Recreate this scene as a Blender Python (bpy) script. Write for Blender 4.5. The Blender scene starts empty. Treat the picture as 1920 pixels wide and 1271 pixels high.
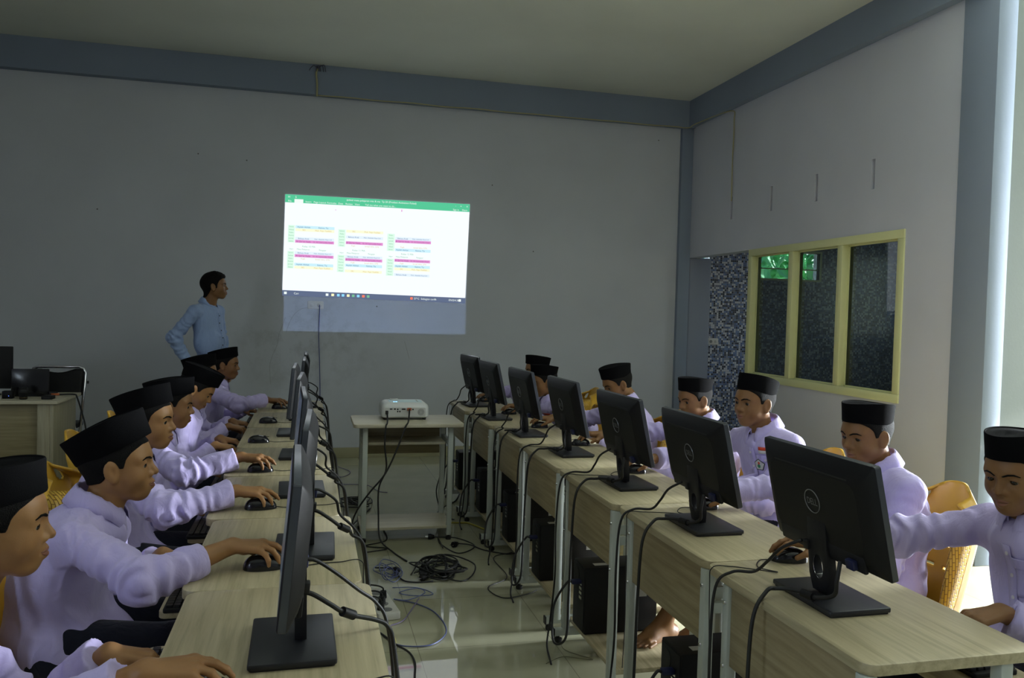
DAY, BAYW, LEFTW, SUN, EXPO, WORLD = 60, 1000, 14, 13.0, 0.80, .6
import bpy, bmesh, math, random
import numpy as np
from mathutils import Vector, Matrix, Euler
from mathutils.bvhtree import BVHTree

PI = math.pi
random.seed(7)
scene = bpy.context.scene
COL = scene.collection

# ------------------------------------------------------------------ materials
def new_mat(name):
    m = bpy.data.materials.new(name)
    m.use_nodes = True
    nt = m.node_tree
    b = nt.nodes['Principled BSDF']
    return m, nt, b

def N(nt, typ, **kw):
    n = nt.nodes.new(typ)
    for k, v in kw.items():
        setattr(n, k, v)
    return n

def simple(name, col, rough=0.5, metal=0.0, spec=0.5, bump=0.0, bscale=80.0, coat=0.0, var=0.0, vscale=6.0):
    m, nt, b = new_mat(name)
    b.inputs['Base Color'].default_value = (*col, 1)
    b.inputs['Roughness'].default_value = rough
    b.inputs['Metallic'].default_value = metal
    b.inputs['Specular IOR Level'].default_value = spec
    b.inputs['Coat Weight'].default_value = coat
    tc = N(nt, 'ShaderNodeTexCoord')
    if var > 0:
        nz = N(nt, 'ShaderNodeTexNoise'); nz.inputs['Scale'].default_value = vscale; nz.inputs['Detail'].default_value = 5
        nt.links.new(tc.outputs['Object'], nz.inputs['Vector'])
        mx = N(nt, 'ShaderNodeMix', data_type='RGBA')
        mx.inputs['A'].default_value = (*[c * (1 - var) for c in col], 1)
        mx.inputs['B'].default_value = (*[min(1, c * (1 + var)) for c in col], 1)
        nt.links.new(nz.outputs['Fac'], mx.inputs['Factor'])
        nt.links.new(mx.outputs['Result'], b.inputs['Base Color'])
    if bump > 0:
        nz = N(nt, 'ShaderNodeTexNoise'); nz.inputs['Scale'].default_value = bscale; nz.inputs['Detail'].default_value = 3
        nt.links.new(tc.outputs['Object'], nz.inputs['Vector'])
        bp = N(nt, 'ShaderNodeBump'); bp.inputs['Strength'].default_value = bump; bp.inputs['Distance'].default_value = 0.01
        nt.links.new(nz.outputs['Fac'], bp.inputs['Height'])
        nt.links.new(bp.outputs['Normal'], b.inputs['Normal'])
    return m

def ramp(nt, stops):
    r = N(nt, 'ShaderNodeValToRGB')
    e = r.color_ramp.elements
    while len(e) > 1:
        e.remove(e[0])
    e[0].position = stops[0][0]; e[0].color = (*stops[0][1], 1)
    for p, c in stops[1:]:
        k = e.new(p); k.color = (*c, 1)
    return r

def wood_mat(name, c0, c1, c2, axis='Y', rough=0.42):
    """pale oak laminate: fine streaks along one axis plus broader tonal bands"""
    m, nt, b = new_mat(name)
    tc = N(nt, 'ShaderNodeTexCoord'); mp = N(nt, 'ShaderNodeMapping')
    sc = {'X': (1.2, 26, 26), 'Y': (26, 1.2, 26), 'Z': (26, 26, 1.2)}[axis]
    mp.inputs['Scale'].default_value = sc
    info = N(nt, 'ShaderNodeObjectInfo')
    off = N(nt, 'ShaderNodeVectorMath', operation='SCALE'); off.inputs['Scale'].default_value = 40.0
    cmb = N(nt, 'ShaderNodeCombineXYZ')
    for k in 'XYZ':
        nt.links.new(info.outputs['Random'], cmb.inputs[k])
    nt.links.new(cmb.outputs[0], off.inputs[0])
    ad = N(nt, 'ShaderNodeVectorMath', operation='ADD')
    nt.links.new(tc.outputs['Object'], mp.inputs['Vector'])
    nt.links.new(mp.outputs[0], ad.inputs[0]); nt.links.new(off.outputs[0], ad.inputs[1])
    nz = N(nt, 'ShaderNodeTexNoise'); nz.inputs['Scale'].default_value = 2.2; nz.inputs['Detail'].default_value = 7; nz.inputs['Roughness'].default_value = 0.62
    nz.inputs['Distortion'].default_value = 0.35
    nt.links.new(ad.outputs[0], nz.inputs['Vector'])
    r = ramp(nt, [(0.3, c0), (0.5, c1), (0.72, c2)])
    nt.links.new(nz.outputs['Fac'], r.inputs['Fac'])
    nt.links.new(r.outputs['Color'], b.inputs['Base Color'])
    b.inputs['Roughness'].default_value = rough
    bp = N(nt, 'ShaderNodeBump'); bp.inputs['Strength'].default_value = 0.06; bp.inputs['Distance'].default_value = 0.002
    nt.links.new(nz.outputs['Fac'], bp.inputs['Height']); nt.links.new(bp.outputs['Normal'], b.inputs['Normal'])
    return m

def emit_mat(name, col, strength):
    m, nt, b = new_mat(name)
    b.inputs['Base Color'].default_value = (0.02, 0.02, 0.02, 1)
    b.inputs['Emission Color'].default_value = (*col, 1)
    b.inputs['Emission Strength'].default_value = strength
    b.inputs['Roughness'].default_value = 0.9
    b.inputs['Specular IOR Level'].default_value = 0.0
    return m

# ------------------------------------------------------------------ mesh builder
def link(o, parent=None):
    COL.objects.link(o)
    if parent is not None:
        o.parent = parent
    return o

def empty(name, loc=(0, 0, 0), rz=0.0):
    o = bpy.data.objects.new(name, None)
    o.empty_display_size = 0.1
    o.location = loc
    o.rotation_euler = (0, 0, rz)
    COL.objects.link(o)
    return o

def tag(o, label, cat, group=None, kind=None):
    o['label'] = label
    o['category'] = cat
    if group: o['group'] = group
    if kind: o['kind'] = kind
    return o

def thing(name, label, cat, loc=(0, 0, 0), rz=0.0, group=None):
    return tag(empty(name, loc, rz), label, cat, group)

def obj_from(name, v, f, mat, parent=None, smooth=False, mats=None, midx=None):
    me = bpy.data.meshes.new(name)
    if isinstance(v, np.ndarray):
        nv, nf = len(v), len(f)
        f = np.asarray(f, dtype=np.int32)
        k = f.shape[1]
        me.vertices.add(nv); me.vertices.foreach_set('co', v.astype(np.float32).ravel())
        me.loops.add(nf * k); me.loops.foreach_set('vertex_index', f.ravel())
        me.polygons.add(nf)
        me.polygons.foreach_set('loop_start', np.arange(0, nf * k, k, dtype=np.int32))
        me.polygons.foreach_set('loop_total', np.full(nf, k, dtype=np.int32))
        me.update(calc_edges=True)
    else:
        me.from_pydata([tuple(p) for p in v], [], f)
        me.update()
    for mm in (mats or [mat]):
        if mm: me.materials.append(mm)
    if midx is not None:
        me.polygons.foreach_set('material_index', np.asarray(midx, dtype=np.int32))
    if smooth:
        me.polygons.foreach_set('use_smooth', np.ones(len(me.polygons), dtype=bool))
    o = bpy.data.objects.new(name, me)
    return link(o, parent)

class MB:
    def __init__(s): s.v = []; s.f = []; s.m = []; s.cur = 0
    def add(s, v, f):
        k = len(s.v)
        s.v += [Vector(p) for p in v]
        s.f += [tuple(i + k for i in q) for q in f]
        s.m += [s.cur] * len(f)
        return s
    def box(s, lo, hi, M=None):
        x0, y0, z0 = lo; x1, y1, z1 = hi
        v = [(x0,y0,z0),(x1,y0,z0),(x1,y1,z0),(x0,y1,z0),(x0,y0,z1),(x1,y0,z1),(x1,y1,z1),(x0,y1,z1)]
        if M is not None: v = [M @ Vector(p) for p in v]
        return s.add(v, [(0,3,2,1),(4,5,6,7),(0,1,5,4),(1,2,6,5),(2,3,7,6),(3,0,4,7)])
    def cbox(s, c, sz, M=None):
        return s.box([c[i]-sz[i]/2 for i in range(3)], [c[i]+sz[i]/2 for i in range(3)], M)
    def prism(s, poly, d0, d1, axis='z'):
        """polygon (ccw list of 2D points) extruded along an axis"""
        def P(p, d):
            if axis == 'z': return (p[0], p[1], d)
            if axis == 'x': return (d, p[0], p[1])
            return (p[0], d, p[1])
        n = len(poly)
        v = [P(p, d0) for p in poly] + [P(p, d1) for p in poly]
        f = [tuple(range(n-1, -1, -1)), tuple(range(n, 2*n))]
        f += [(i, (i+1) % n, n + (i+1) % n, n + i) for i in range(n)]
        if axis == 'y': f = [tuple(reversed(q)) for q in f]
        return s.add(v, f)
    def cyl(s, p0, p1, r0, r1=None, n=16, cap=True):
        r1 = r0 if r1 is None else r1
        p0 = Vector(p0); p1 = Vector(p1); d = (p1 - p0).normalized()
        a = d.orthogonal().normalized(); b = d.cross(a)
        v = []
        for p, r in ((p0, r0), (p1, r1)):
            for i in range(n):
                t = 2*PI*i/n
                v.append(p + a*(r*math.cos(t)) + b*(r*math.sin(t)))
        f = [(i, (i+1) % n, n+(i+1) % n, n+i) for i in range(n)]
        if cap: f += [tuple(range(n-1, -1, -1)), tuple(range(n, 2*n))]
        return s.add(v, f)
    def tube(s, pts, r, n=8, closed=False, cap=True):
        pts = [Vector(p) for p in pts]
        m = len(pts); rr = r if isinstance(r, (list, tuple)) else [r]*m
        T = []
        for i in range(m):
            a = pts[i-1] if (i > 0 or closed) else pts[i]
            b = pts[(i+1) % m] if (i < m-1 or closed) else pts[i]
            t = (b - a)
            T.append(t.normalized() if t.length > 1e-9 else Vector((0,0,1)))
        u = T[0].orthogonal().normalized(); v = []
        for i in range(m):
            if i > 0:
                u = (u - T[i]*u.dot(T[i]))
                u = u.normalized() if u.length > 1e-6 else T[i].orthogonal().normalized()
            w = T[i].cross(u)
            for k in range(n):
                t = 2*PI*k/n
                v.append(pts[i] + u*(rr[i]*math.cos(t)) + w*(rr[i]*math.sin(t)))
        f = []
        for i in range(m if closed else m-1):
            j = (i+1) % m
            for k in range(n):
                k2 = (k+1) % n
                f.append((i*n+k, i*n+k2, j*n+k2, j*n+k))
        if cap and not closed:
            f += [tuple(range(n-1, -1, -1)), tuple((m-1)*n + k for k in range(n))]
        return s.add(v, f)
    def lathe(s, prof, c=(0,0,0), n=24, sx=1.0, sy=1.0, M=None):
        v = []; m = len(prof)
        for r, z in prof:
            for k in range(n):
                t = 2*PI*k/n
                p = Vector((c[0]+sx*r*math.cos(t), c[1]+sy*r*math.sin(t), c[2]+z))
                v.append(M @ p if M is not None else p)
        f = []
        for i in range(m-1):
            for k in range(n):
                k2 = (k+1) % n
                f.append((i*n+k, i*n+k2, (i+1)*n+k2, (i+1)*n+k))
        f += [tuple(range(n-1, -1, -1)), tuple((m-1)*n+k for k in range(n))]
        return s.add(v, f)
    def sheet(s, rows, closed=False):
        """grid of points rows[i][j]"""
        m = len(rows); n = len(rows[0])
        v = [p for r in rows for p in r]; f = []
        for i in range(m-1):
            for j in range(n if closed else n-1):
                j2 = (j+1) % n
                f.append((i*n+j, i*n+j2, (i+1)*n+j2, (i+1)*n+j))
        return s.add(v, f)
    def build(s, name, mat, parent=None, smooth=False, bevel=0.0, seg=2, autosmooth=None, mats=None, solid=0.0, loc=None, subsurf=0):
        o = obj_from(name, s.v, s.f, mat, parent, smooth, mats=mats, midx=(s.m if mats else None))
        if loc is not None: o.location = loc
        me = o.data
        if solid or bevel > 0:
            bm = bmesh.new(); bm.from_mesh(me)
            if solid:
                bmesh.ops.recalc_face_normals(bm, faces=bm.faces[:])
                bmesh.ops.solidify(bm, geom=bm.faces[:], thickness=solid)
            if bevel > 0:
                es = [e for e in bm.edges if len(e.link_faces) == 2 and e.calc_face_angle(0) > 0.6]
                bmesh.ops.bevel(bm, geom=es, offset=bevel, segments=seg, affect='EDGES', profile=0.5, clamp_overlap=True)
            bm.to_mesh(me); bm.free(); me.update()
        if autosmooth is not None or bevel > 0:
            me.polygons.foreach_set('use_smooth', np.ones(len(me.polygons), dtype=bool))
            me.set_sharp_from_angle(angle=math.radians(autosmooth or 40))
        return o

def rrect(x0, y0, x1, y1, r, n=5):
    pts = []
    for cx, cy, a0 in ((x1-r, y1-r, 0), (x0+r, y1-r, PI/2), (x0+r, y0+r, PI), (x1-r, y0+r, 1.5*PI)):
        for i in range(n+1):
            t = a0 + PI/2*i/n
            pts.append((cx + r*math.cos(t), cy + r*math.sin(t)))
    return pts

def catmull(P, k=8, closed=False):
    P = [Vector(p) for p in P]; n = len(P); out = []
    rng = range(n if closed else n-1)
    for i in rng:
        if closed:
            p0, p1, p2, p3 = P[i-1], P[i], P[(i+1) % n], P[(i+2) % n]
        else:
            p1, p2 = P[i], P[i+1]
            p0 = P[i-1] if i > 0 else p1*2 - p2
            p3 = P[i+2] if i+2 < n else p2*2 - p1
        for j in range(k):
            t = j/k
            out.append(0.5*((2*p1) + (p2-p0)*t + (2*p0-5*p1+4*p2-p3)*t*t + (3*p1-p0-3*p2+p3)*t**3))
    if not closed: out.append(P[-1])
    return out

def copy_tree(o, parent=None, name=None):
    c = o.copy(); COL.objects.link(c)
    c.parent = parent
    for ch in list(o.children):
        copy_tree(ch, c)
    return c

_tc = {}
def text_geo(txt, size):
    """triangulated lettering outline as flat faces (x right, y up), its width"""
    key = (txt, size)
    if key in _tc: return _tc[key]
    cu = bpy.data.curves.new('lettering', 'FONT'); cu.body = txt; cu.size = size; cu.resolution_u = 3
    o = bpy.data.objects.new('lettering', cu); COL.objects.link(o)
    bpy.context.view_layer.update()
    dg = bpy.context.evaluated_depsgraph_get()
    me = bpy.data.meshes.new_from_object(o.evaluated_get(dg))
    v = [tuple(p.co) for p in me.vertices]; f = [tuple(p.vertices) for p in me.polygons]
    bpy.data.objects.remove(o); bpy.data.curves.remove(cu); bpy.data.meshes.remove(me)
    w = (max(p[0] for p in v) if v else 0)
    _tc[key] = (v, f, w)
    return _tc[key]
# ------------------------------------------------------------------ implicit surfaces for the people
def v3(*a): return np.array(a, dtype=np.float64)
def nrm(a):
    a = np.asarray(a, float); return a / np.linalg.norm(a)

def sd_cone(P, a, b, r0, r1):
    x, y, z = P
    ba = b - a; L2 = max(1e-12, float(ba @ ba))
    px = x - a[0]; py = y - a[1]; pz = z - a[2]
    t = np.clip((px*ba[0] + py*ba[1] + pz*ba[2]) / L2, 0, 1)
    return np.sqrt((px - t*ba[0])**2 + (py - t*ba[1])**2 + (pz - t*ba[2])**2) - (r0 + t*(r1 - r0))

def sd_ell(P, c, r, R=None):
    x = P[0] - c[0]; y = P[1] - c[1]; z = P[2] - c[2]
    if R is not None:       # columns of R are the ellipsoid's own axes
        x, y, z = (x*R[0,0] + y*R[1,0] + z*R[2,0], x*R[0,1] + y*R[1,1] + z*R[2,1], x*R[0,2] + y*R[1,2] + z*R[2,2])
    k0 = np.sqrt((x/r[0])**2 + (y/r[1])**2 + (z/r[2])**2)
    k1 = np.sqrt((x/r[0]**2)**2 + (y/r[1]**2)**2 + (z/r[2]**2)**2) + 1e-9
    return k0*(k0 - 1)/k1

def smin(a, b, k):
    if k <= 0: return np.minimum(a, b)
    h = np.clip(k - np.abs(a - b), 0, None) / k
    return np.minimum(a, b) - h*h*k*0.25

def smax(a, b, k): return -smin(-a, -b, k)

_rng = np.random.default_rng(11)
_LAT = _rng.random((32, 32, 32)).astype(np.float32)
def noise3(x, y, z, off=0.0):
    x, y, z = np.broadcast_arrays(x + off*3.1, y + off*7.7, z + off*1.3)
    xi = np.floor(x).astype(np.int32); yi = np.floor(y).astype(np.int32); zi = np.floor(z).astype(np.int32)
    fx = (x - xi).astype(np.float32); fy = (y - yi).astype(np.float32); fz = (z - zi).astype(np.float32)
    fx = fx*fx*(3-2*fx); fy = fy*fy*(3-2*fy); fz = fz*fz*(3-2*fz)
    x0 = xi & 31; x1 = (xi+1) & 31; y0 = yi & 31; y1 = (yi+1) & 31; z0 = zi & 31; z1 = (zi+1) & 31
    L = _LAT
    a = L[x0,y0,z0]*(1-fx) + L[x1,y0,z0]*fx; b = L[x0,y1,z0]*(1-fx) + L[x1,y1,z0]*fx
    c = L[x0,y0,z1]*(1-fx) + L[x1,y0,z1]*fx; d = L[x0,y1,z1]*(1-fx) + L[x1,y1,z1]*fx
    return ((a*(1-fy) + b*fy)*(1-fz) + (c*(1-fy) + d*fy)*fz) * 2 - 1

class Grid:
    def __init__(s, lo, hi, h):
        s.lo = np.asarray(lo, float); s.h = h
        s.n = np.ceil((np.asarray(hi, float) - s.lo)/h).astype(int) + 1
        s.d = np.full(tuple(s.n), 0.05, np.float32)
    def block(s, blo, bhi):
        i0 = np.clip(np.floor((np.asarray(blo) - s.lo)/s.h).astype(int), 0, s.n)
        i1 = np.clip(np.ceil((np.asarray(bhi) - s.lo)/s.h).astype(int) + 1, 0, s.n)
        if (i1 <= i0).any(): return None, None
        sl = tuple(slice(a, b) for a, b in zip(i0, i1))
        ax = [(s.lo[k] + s.h*np.arange(i0[k], i1[k])).astype(np.float32) for k in range(3)]
        return sl, (ax[0][:,None,None], ax[1][None,:,None], ax[2][None,None,:])
    def add(s, blo, bhi, fn, k):
        m = max(0.02, k)
        sl, P = s.block(np.asarray(blo) - m, np.asarray(bhi) + m)
        if sl is None: return
        s.d[sl] = smin(s.d[sl], fn(P).astype(np.float32), k)
    def cone(s, a, b, r0, r1, k=0.02):
        a = np.asarray(a, float); b = np.asarray(b, float); r = max(r0, r1)
        s.add(np.minimum(a, b) - r, np.maximum(a, b) + r, lambda P: sd_cone(P, a, b, r0, r1), k)
    def ell(s, c, r, k=0.02, R=None):
        c = np.asarray(c, float); m = max(r)
        s.add(c - m, c + m, lambda P: sd_ell(P, c, r, R), k)
    def mesh(s): return surface_net(s.d, s.lo, s.h)

def surface_net(d, lo, h):
    n = d.shape; ins = d < 0
    strides = (n[1]*n[2], n[2], 1)
    cells = []; pts = []; quads = []; flips = []
    for ax in range(3):
        sl0 = [slice(None)]*3; sl1 = [slice(None)]*3
        sl0[ax] = slice(0, -1); sl1[ax] = slice(1, None)
        A = ins[tuple(sl0)]; B = ins[tuple(sl1)]
        I = np.array(np.nonzero(A != B)).T
        o1, o2 = [k for k in range(3) if k != ax]
        ok = (I[:,o1] > 0) & (I[:,o2] > 0) & (I[:,o1] < n[o1]-1) & (I[:,o2] < n[o2]-1)
        I = I[ok]
        J = I.copy(); J[:,ax] += 1
        da = d[I[:,0],I[:,1],I[:,2]]; db = d[J[:,0],J[:,1],J[:,2]]
        t = da/(da - db)
        P = I.astype(np.float64); P[:,ax] += t
        base = I @ np.array(strides)
        c = [base, base - strides[o1], base - strides[o1] - strides[o2], base - strides[o2]]
        q = np.stack(c, 1)
        fl = (da < 0)
        if ax == 1: fl = ~fl
        q[~fl] = q[~fl][:, ::-1]
        quads.append(q)
        for cc in c: cells.append(cc); pts.append(P)
    cells = np.concatenate(cells); pts = np.concatenate(pts)
    ids, inv = np.unique(cells, return_inverse=True)
    cnt = np.bincount(inv)
    V = np.stack([np.bincount(inv, pts[:,k])/cnt for k in range(3)], 1)*h + lo
    Q = np.searchsorted(ids, np.concatenate(quads))
    return V, Q.astype(np.int32)

def relax(V, Q, it=1, lam=0.5):
    for _ in range(it):
        A = np.zeros_like(V); C = np.zeros(len(V))
        for k in range(4):
            a = Q[:,k]; b = Q[:,(k+1) % 4]
            for j in range(3): A[:,j] += np.bincount(a, V[b,j], len(V)) + np.bincount(b, V[a,j], len(V))
            C += np.bincount(a, minlength=len(V)) + np.bincount(b, minlength=len(V))
        V = V + lam*(A/np.maximum(C,1)[:,None] - V)
    return V

# ---- the head, once, in its own frame: face towards +x, up +z, origin mid-height
def rotz(a):
    c, s = math.cos(a), math.sin(a); return np.array([[c,-s,0],[s,c,0],[0,0,1.0]])
def roty(a):
    c, s = math.cos(a), math.sin(a); return np.array([[c,0,s],[0,1,0],[-s,0,c]])
def rotx(a):
    c, s = math.cos(a), math.sin(a); return np.array([[1,0,0],[0,c,-s],[0,s,c]])

def skull(P):
    d = sd_ell(P, (-.010,0,.030), (.096,.074,.083))
    d = smin(d, sd_ell(P, (.028,0,.028), (.060,.061,.060)), .03)
    d = smin(d, sd_ell(P, (.030,0,-.030), (.053,.054,.062)), .035)
    for sg in (-1, 1):
        d = smin(d, sd_cone(P, v3(-.004,sg*.046,-.042), v3(.054,sg*.018,-.082), .018, .016), .028)
    return d

def face(P):
    d = skull(P)
    d = smin(d, sd_ell(P, (.065,0,-.084), (.019,.022,.017)), .022)
    for sg in (-1, 1):
        d = smin(d, sd_ell(P, (.048,sg*.034,-.028), (.034,.029,.032)), .022)
        d = smin(d, sd_cone(P, v3(.080,sg*.012,.024), v3(.065,sg*.045,.023), .0105, .0095), .016)
    d = smin(d, sd_ell(P, (.074,0,-.055), (.021,.028,.026)), .02)
    d = smin(d, sd_cone(P, v3(.083,0,.012), v3(.1035,0,-.0205), .0070, .0102), .013)
    for sg in (-1, 1):
        d = smin(d, sd_ell(P, (.0905,sg*.0130,-.0265), (.0100,.0085,.0080)), .008)
    # eye sockets, lids and the slit between the lids
    for sg in (-1, 1):
        d = smax(d, -sd_ell(P, (.096,sg*.032,.007), (.015,.019,.0115)), .016)
        lid = sd_ell(P, (.0715,sg*.0318,.0055), (.0148,.0165,.0142))
        d = smin(d, lid, .006)
        R = rotz(sg*.28) @ rotx(-sg*.08)
        d = smax(d, -sd_ell(P, (.0885,sg*.0325,.0030), (.0125,.0170,.0055), R), .0016)
    # lips
    for sg in (-1, 1):
        d = smin(d, sd_cone(P, v3(.0935,sg*.004,-.0495), v3(.0815,sg*.020,-.0545), .0070, .0040), .007)
        d = smin(d, sd_cone(P, v3(.0925,0,-.0620), v3(.0815,sg*.018,-.0565), .0080, .0044), .007)
        d = smax(d, -sd_cone(P, v3(.1015,0,-.0555), v3(.0885,sg*.022,-.0562), .0022, .0020), .003)
        d = smax(d, -sd_ell(P, (.0985,sg*.0065,-.0345), (.005,.0035,.004)), .004)
    # ears
    for sg in (-1, 1):
        R = rotz(-sg*.38) @ roty(-.22)
        e = sd_ell(P, (-.002,sg*.0785,-.006), (.0185,.0062,.0310), R)
        e = smin(e, sd_ell(P, (.004,sg*.0755,-.030), (.009,.0055,.010), R), .008)
        d = smin(d, e, .009)
        d = smax(d, -sd_ell(P, (.0055,sg*.0875,-.004), (.0100,.0085,.0180), R), .003)
    # neck
    d = smin(d, sd_cone(P, v3(-.022,0,-.05), v3(-.040,0,-.17), .047, .050), .03)
    return d

HG = Grid((-.135,-.115,-.175), (.135,.115,.135), .002)
_sl, _P = HG.block(HG.lo, HG.lo + (HG.n-1)*HG.h)
HG.d = np.ascontiguousarray(np.broadcast_to(face(_P), HG.d.shape)).astype(np.float32)

def head_sample(q):
    """trilinear value of the stored head field at points q (tuple of arrays in the head's frame)"""
    D = HG.d; n = D.shape; idx = []; fr = []; out = None
    for k in range(3):
        u = (q[k] - HG.lo[k])/HG.h
        c = np.clip(u, 0, n[k]-1.001)
        ex = np.abs(u - c)*HG.h
        out = ex if out is None else np.maximum(out, ex)
        i = c.astype(np.int32); idx.append(i); fr.append(c - i)
    i, j, k = idx; fx, fy, fz = fr
    def g(a, b, c): return D[i+a, j+b, k+c]
    r = ((g(0,0,0)*(1-fx)+g(1,0,0)*fx)*(1-fy) + (g(0,1,0)*(1-fx)+g(1,1,0)*fx)*fy)*(1-fz) + \
        ((g(0,0,1)*(1-fx)+g(1,0,1)*fx)*(1-fy) + (g(0,1,1)*(1-fx)+g(1,1,1)*fx)*fy)*fz
    return r + out*1.2

def net_of(fn, lo, hi, h):
    g = Grid(lo, hi, h); sl, P = g.block(g.lo, g.lo + (g.n-1)*g.h)
    g.d = np.ascontiguousarray(np.broadcast_to(fn(P), g.d.shape)).astype(np.float32)
    return g.mesh()

def hair_field(P, line, thick, top=0.0):
    d = skull(P)
    d = smin(d, sd_cone(P, v3(-.022,0,-.05), v3(-.040,0,-.13), .050, .052), .03) - thick
    x, y, z = P
    xs, zs = zip(*line)
    f = np.interp(x, xs, zs)
    d = smax(d, f - z, .004)
    for sg in (-1, 1):      # leave the ear free
        R = rotz(-sg*.38) @ roty(-.22)
        d = smax(d, -sd_ell(P, (.002,sg*.079,-.008), (.020,.016,.034), R), .004)
    if top > 0:
        e = sd_ell(P, (.005,0,.070), (.094,.073,.058))
        e = e + .006*noise3(P[0]*60, P[1]*60, P[2]*25) + .003*noise3(P[0]*150, P[1]*150, P[2]*60)
        e = smax(e, f + .01 - z, .01)
        d = smin(d, e, .012)
    return d

SHORT = [(-.13,-.056),(-.07,-.050),(-.035,-.040),(-.022,-.03),(-.008,.0),(.016,.0),(.022,.002),(.030,.002),(.038,.030),(.050,.046),(.075,.066),(.13,.070)]
LONG = [(-.13,-.100),(-.06,-.085),(-.035,-.05),(-.022,-.03),(-.008,.0),(.016,.0),(.020,-.016),(.030,-.016),(.036,.020),(.050,.048),(.075,.068),(.13,.072)]
_hv, _hf = net_of(lambda P: hair_field(P, SHORT, .0032), (-.125,-.10,-.11), (.11,.10,.13), .0028)
_lv, _lf = net_of(lambda P: hair_field(P, LONG, .009, .02), (-.14,-.11,-.13), (.14,.11,.16), .003)
def sd_path2(y, z, path):
    d = None
    for (y0, z0, r0), (y1, z1, r1) in zip(path[:-1], path[1:]):
        by, bz = y1-y0, z1-z0; t = np.clip(((y-y0)*by + (z-z0)*bz)/(by*by + bz*bz), 0, 1)
        e = np.sqrt((y-y0-t*by)**2 + (z-z0-t*bz)**2) - (r0 + t*(r1-r0))
        d = e if d is None else np.minimum(d, e)
    return d
def brow_field(P):
    return smax(face(P) - .0018, sd_path2(P[1], P[2], [(.012,.0205,.0022), (.024,.0255,.0030), (.037,.0265,.0026), (.050,.0210,.0012)]) + 0*P[0], .001)
_bv, _bf = net_of(brow_field, (.045,.0,.005), (.115,.065,.042), .0013)
def lip_field(P):
    y = np.abs(P[1])
    e = np.minimum(sd_path2(y, P[2], [(.002,-.0500,.0040), (.010,-.0515,.0034), (.0205,-.0550,.0012)]),
                   sd_path2(y, P[2], [(.000,-.0605,.0052), (.010,-.0595,.0042), (.0195,-.0562,.0012)]))
    return smax(face(P) - .0006, e + 0*P[0], .001)
_pv, _pf = net_of(lip_field, (.06,-.035,-.075), (.115,.035,-.04), .0012)

def add_hand(g, W, f, n, side, pose):
    """W wrist, f towards the fingers, n out of the back of the hand; side -1 right, +1 left"""
    f = nrm(f); n = nrm(n - f*(n @ f)); s = np.cross(n, f)*(-side)      # s points to the thumb
    def pt(a, b, c): return W + f*a + s*b + n*c
    if pose == 'mouse':
        sp = {0:(.075,.026,.006,  .10,(12,20,16)), 1:(.080,.0085,.009, .02,(10,20,18)), 2:(.077,-.009,.006,-.08,(20,28,22)), 3:(.070,-.025,.000,-.24,(28,30,22))}
        th = ((.022,.026,-.012), (.052,.043,-.026), (.078,.042,-.036))
    elif pose == 'type':
        sp = {0:(.075,.027,.004, .12,(22,34,26)), 1:(.080,.009,.007, .03,(22,36,28)), 2:(.077,-.009,.004,-.06,(24,36,28)), 3:(.070,-.026,-.001,-.20,(26,34,26))}
        th = ((.022,.026,-.012), (.050,.044,-.024), (.074,.036,-.032))
    else:   # hanging loosely
        sp = {0:(.075,.024,.003, .05,(16,26,20)), 1:(.080,.008,.004, .00,(20,30,22)), 2:(.077,-.009,.003,-.03,(24,32,24)), 3:(.070,-.024,.000,-.08,(28,34,24))}
        th = ((.022,.024,-.010), (.052,.032,-.024), (.078,.028,-.032))
    ln = {0:.066, 1:.073, 2:.068, 3:.054}
    fing = []; palm = []
    for i, (a, b, c, spread, curl) in sp.items():
        p = pt(a, b, c)
        palm.append((pt(-.004, b*.55, 0), p, .0135, .0098))
        ang = 0.0
        for seg, (fr, cu) in enumerate(zip((.44, .31, .25), curl)):
            ang += math.radians(cu)
            dirv = nrm((f*math.cos(spread) + s*math.sin(spread))*math.cos(ang) - n*math.sin(ang))
            q = p + dirv*ln[i]*fr
            r0 = (.0088, .0078, .0070)[seg]*(0.9 if i == 3 else 1); r1 = (.0078, .0070, .0056)[seg]*(0.9 if i == 3 else 1)
            fing.append((i, p, q, r0, r1)); p = q
    palm.append((pt(.0,.012,-.004), pt(*th[0]), .014, .0135))
    palm.append((pt(.03,.0,-.006), pt(.062,.0,-.003), .017, .014))
    palm.append((pt(.03,.016,-.006), pt(.066,.020,-.002), .012, .010))
    fing.append((4, pt(*th[0]), pt(*th[1]), .0125, .0096)); fing.append((4, pt(*th[1]), pt(*th[2]), .0094, .0072))
    allp = np.array([p for _, a, b, _, _ in fing for p in (a, b)] + [p for a, b, _, _ in palm for p in (a, b)])
    def fn(P):
        F = None
        for i in range(5):
            D = None
            for k, a, b, r0, r1 in fing:
                if k == i:
                    e = sd_cone(P, a, b, r0, r1); D = e if D is None else smin(D, e, .004)
            F = D if F is None else np.minimum(F, D)
        D = None
        for a, b, r0, r1 in palm:
            e = sd_cone(P, a, b, r0, r1); D = e if D is None else smin(D, e, .010)
        return smin(F, D, .009)
    g.add(allp.min(0) - .02, allp.max(0) + .02, fn, .012)

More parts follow.
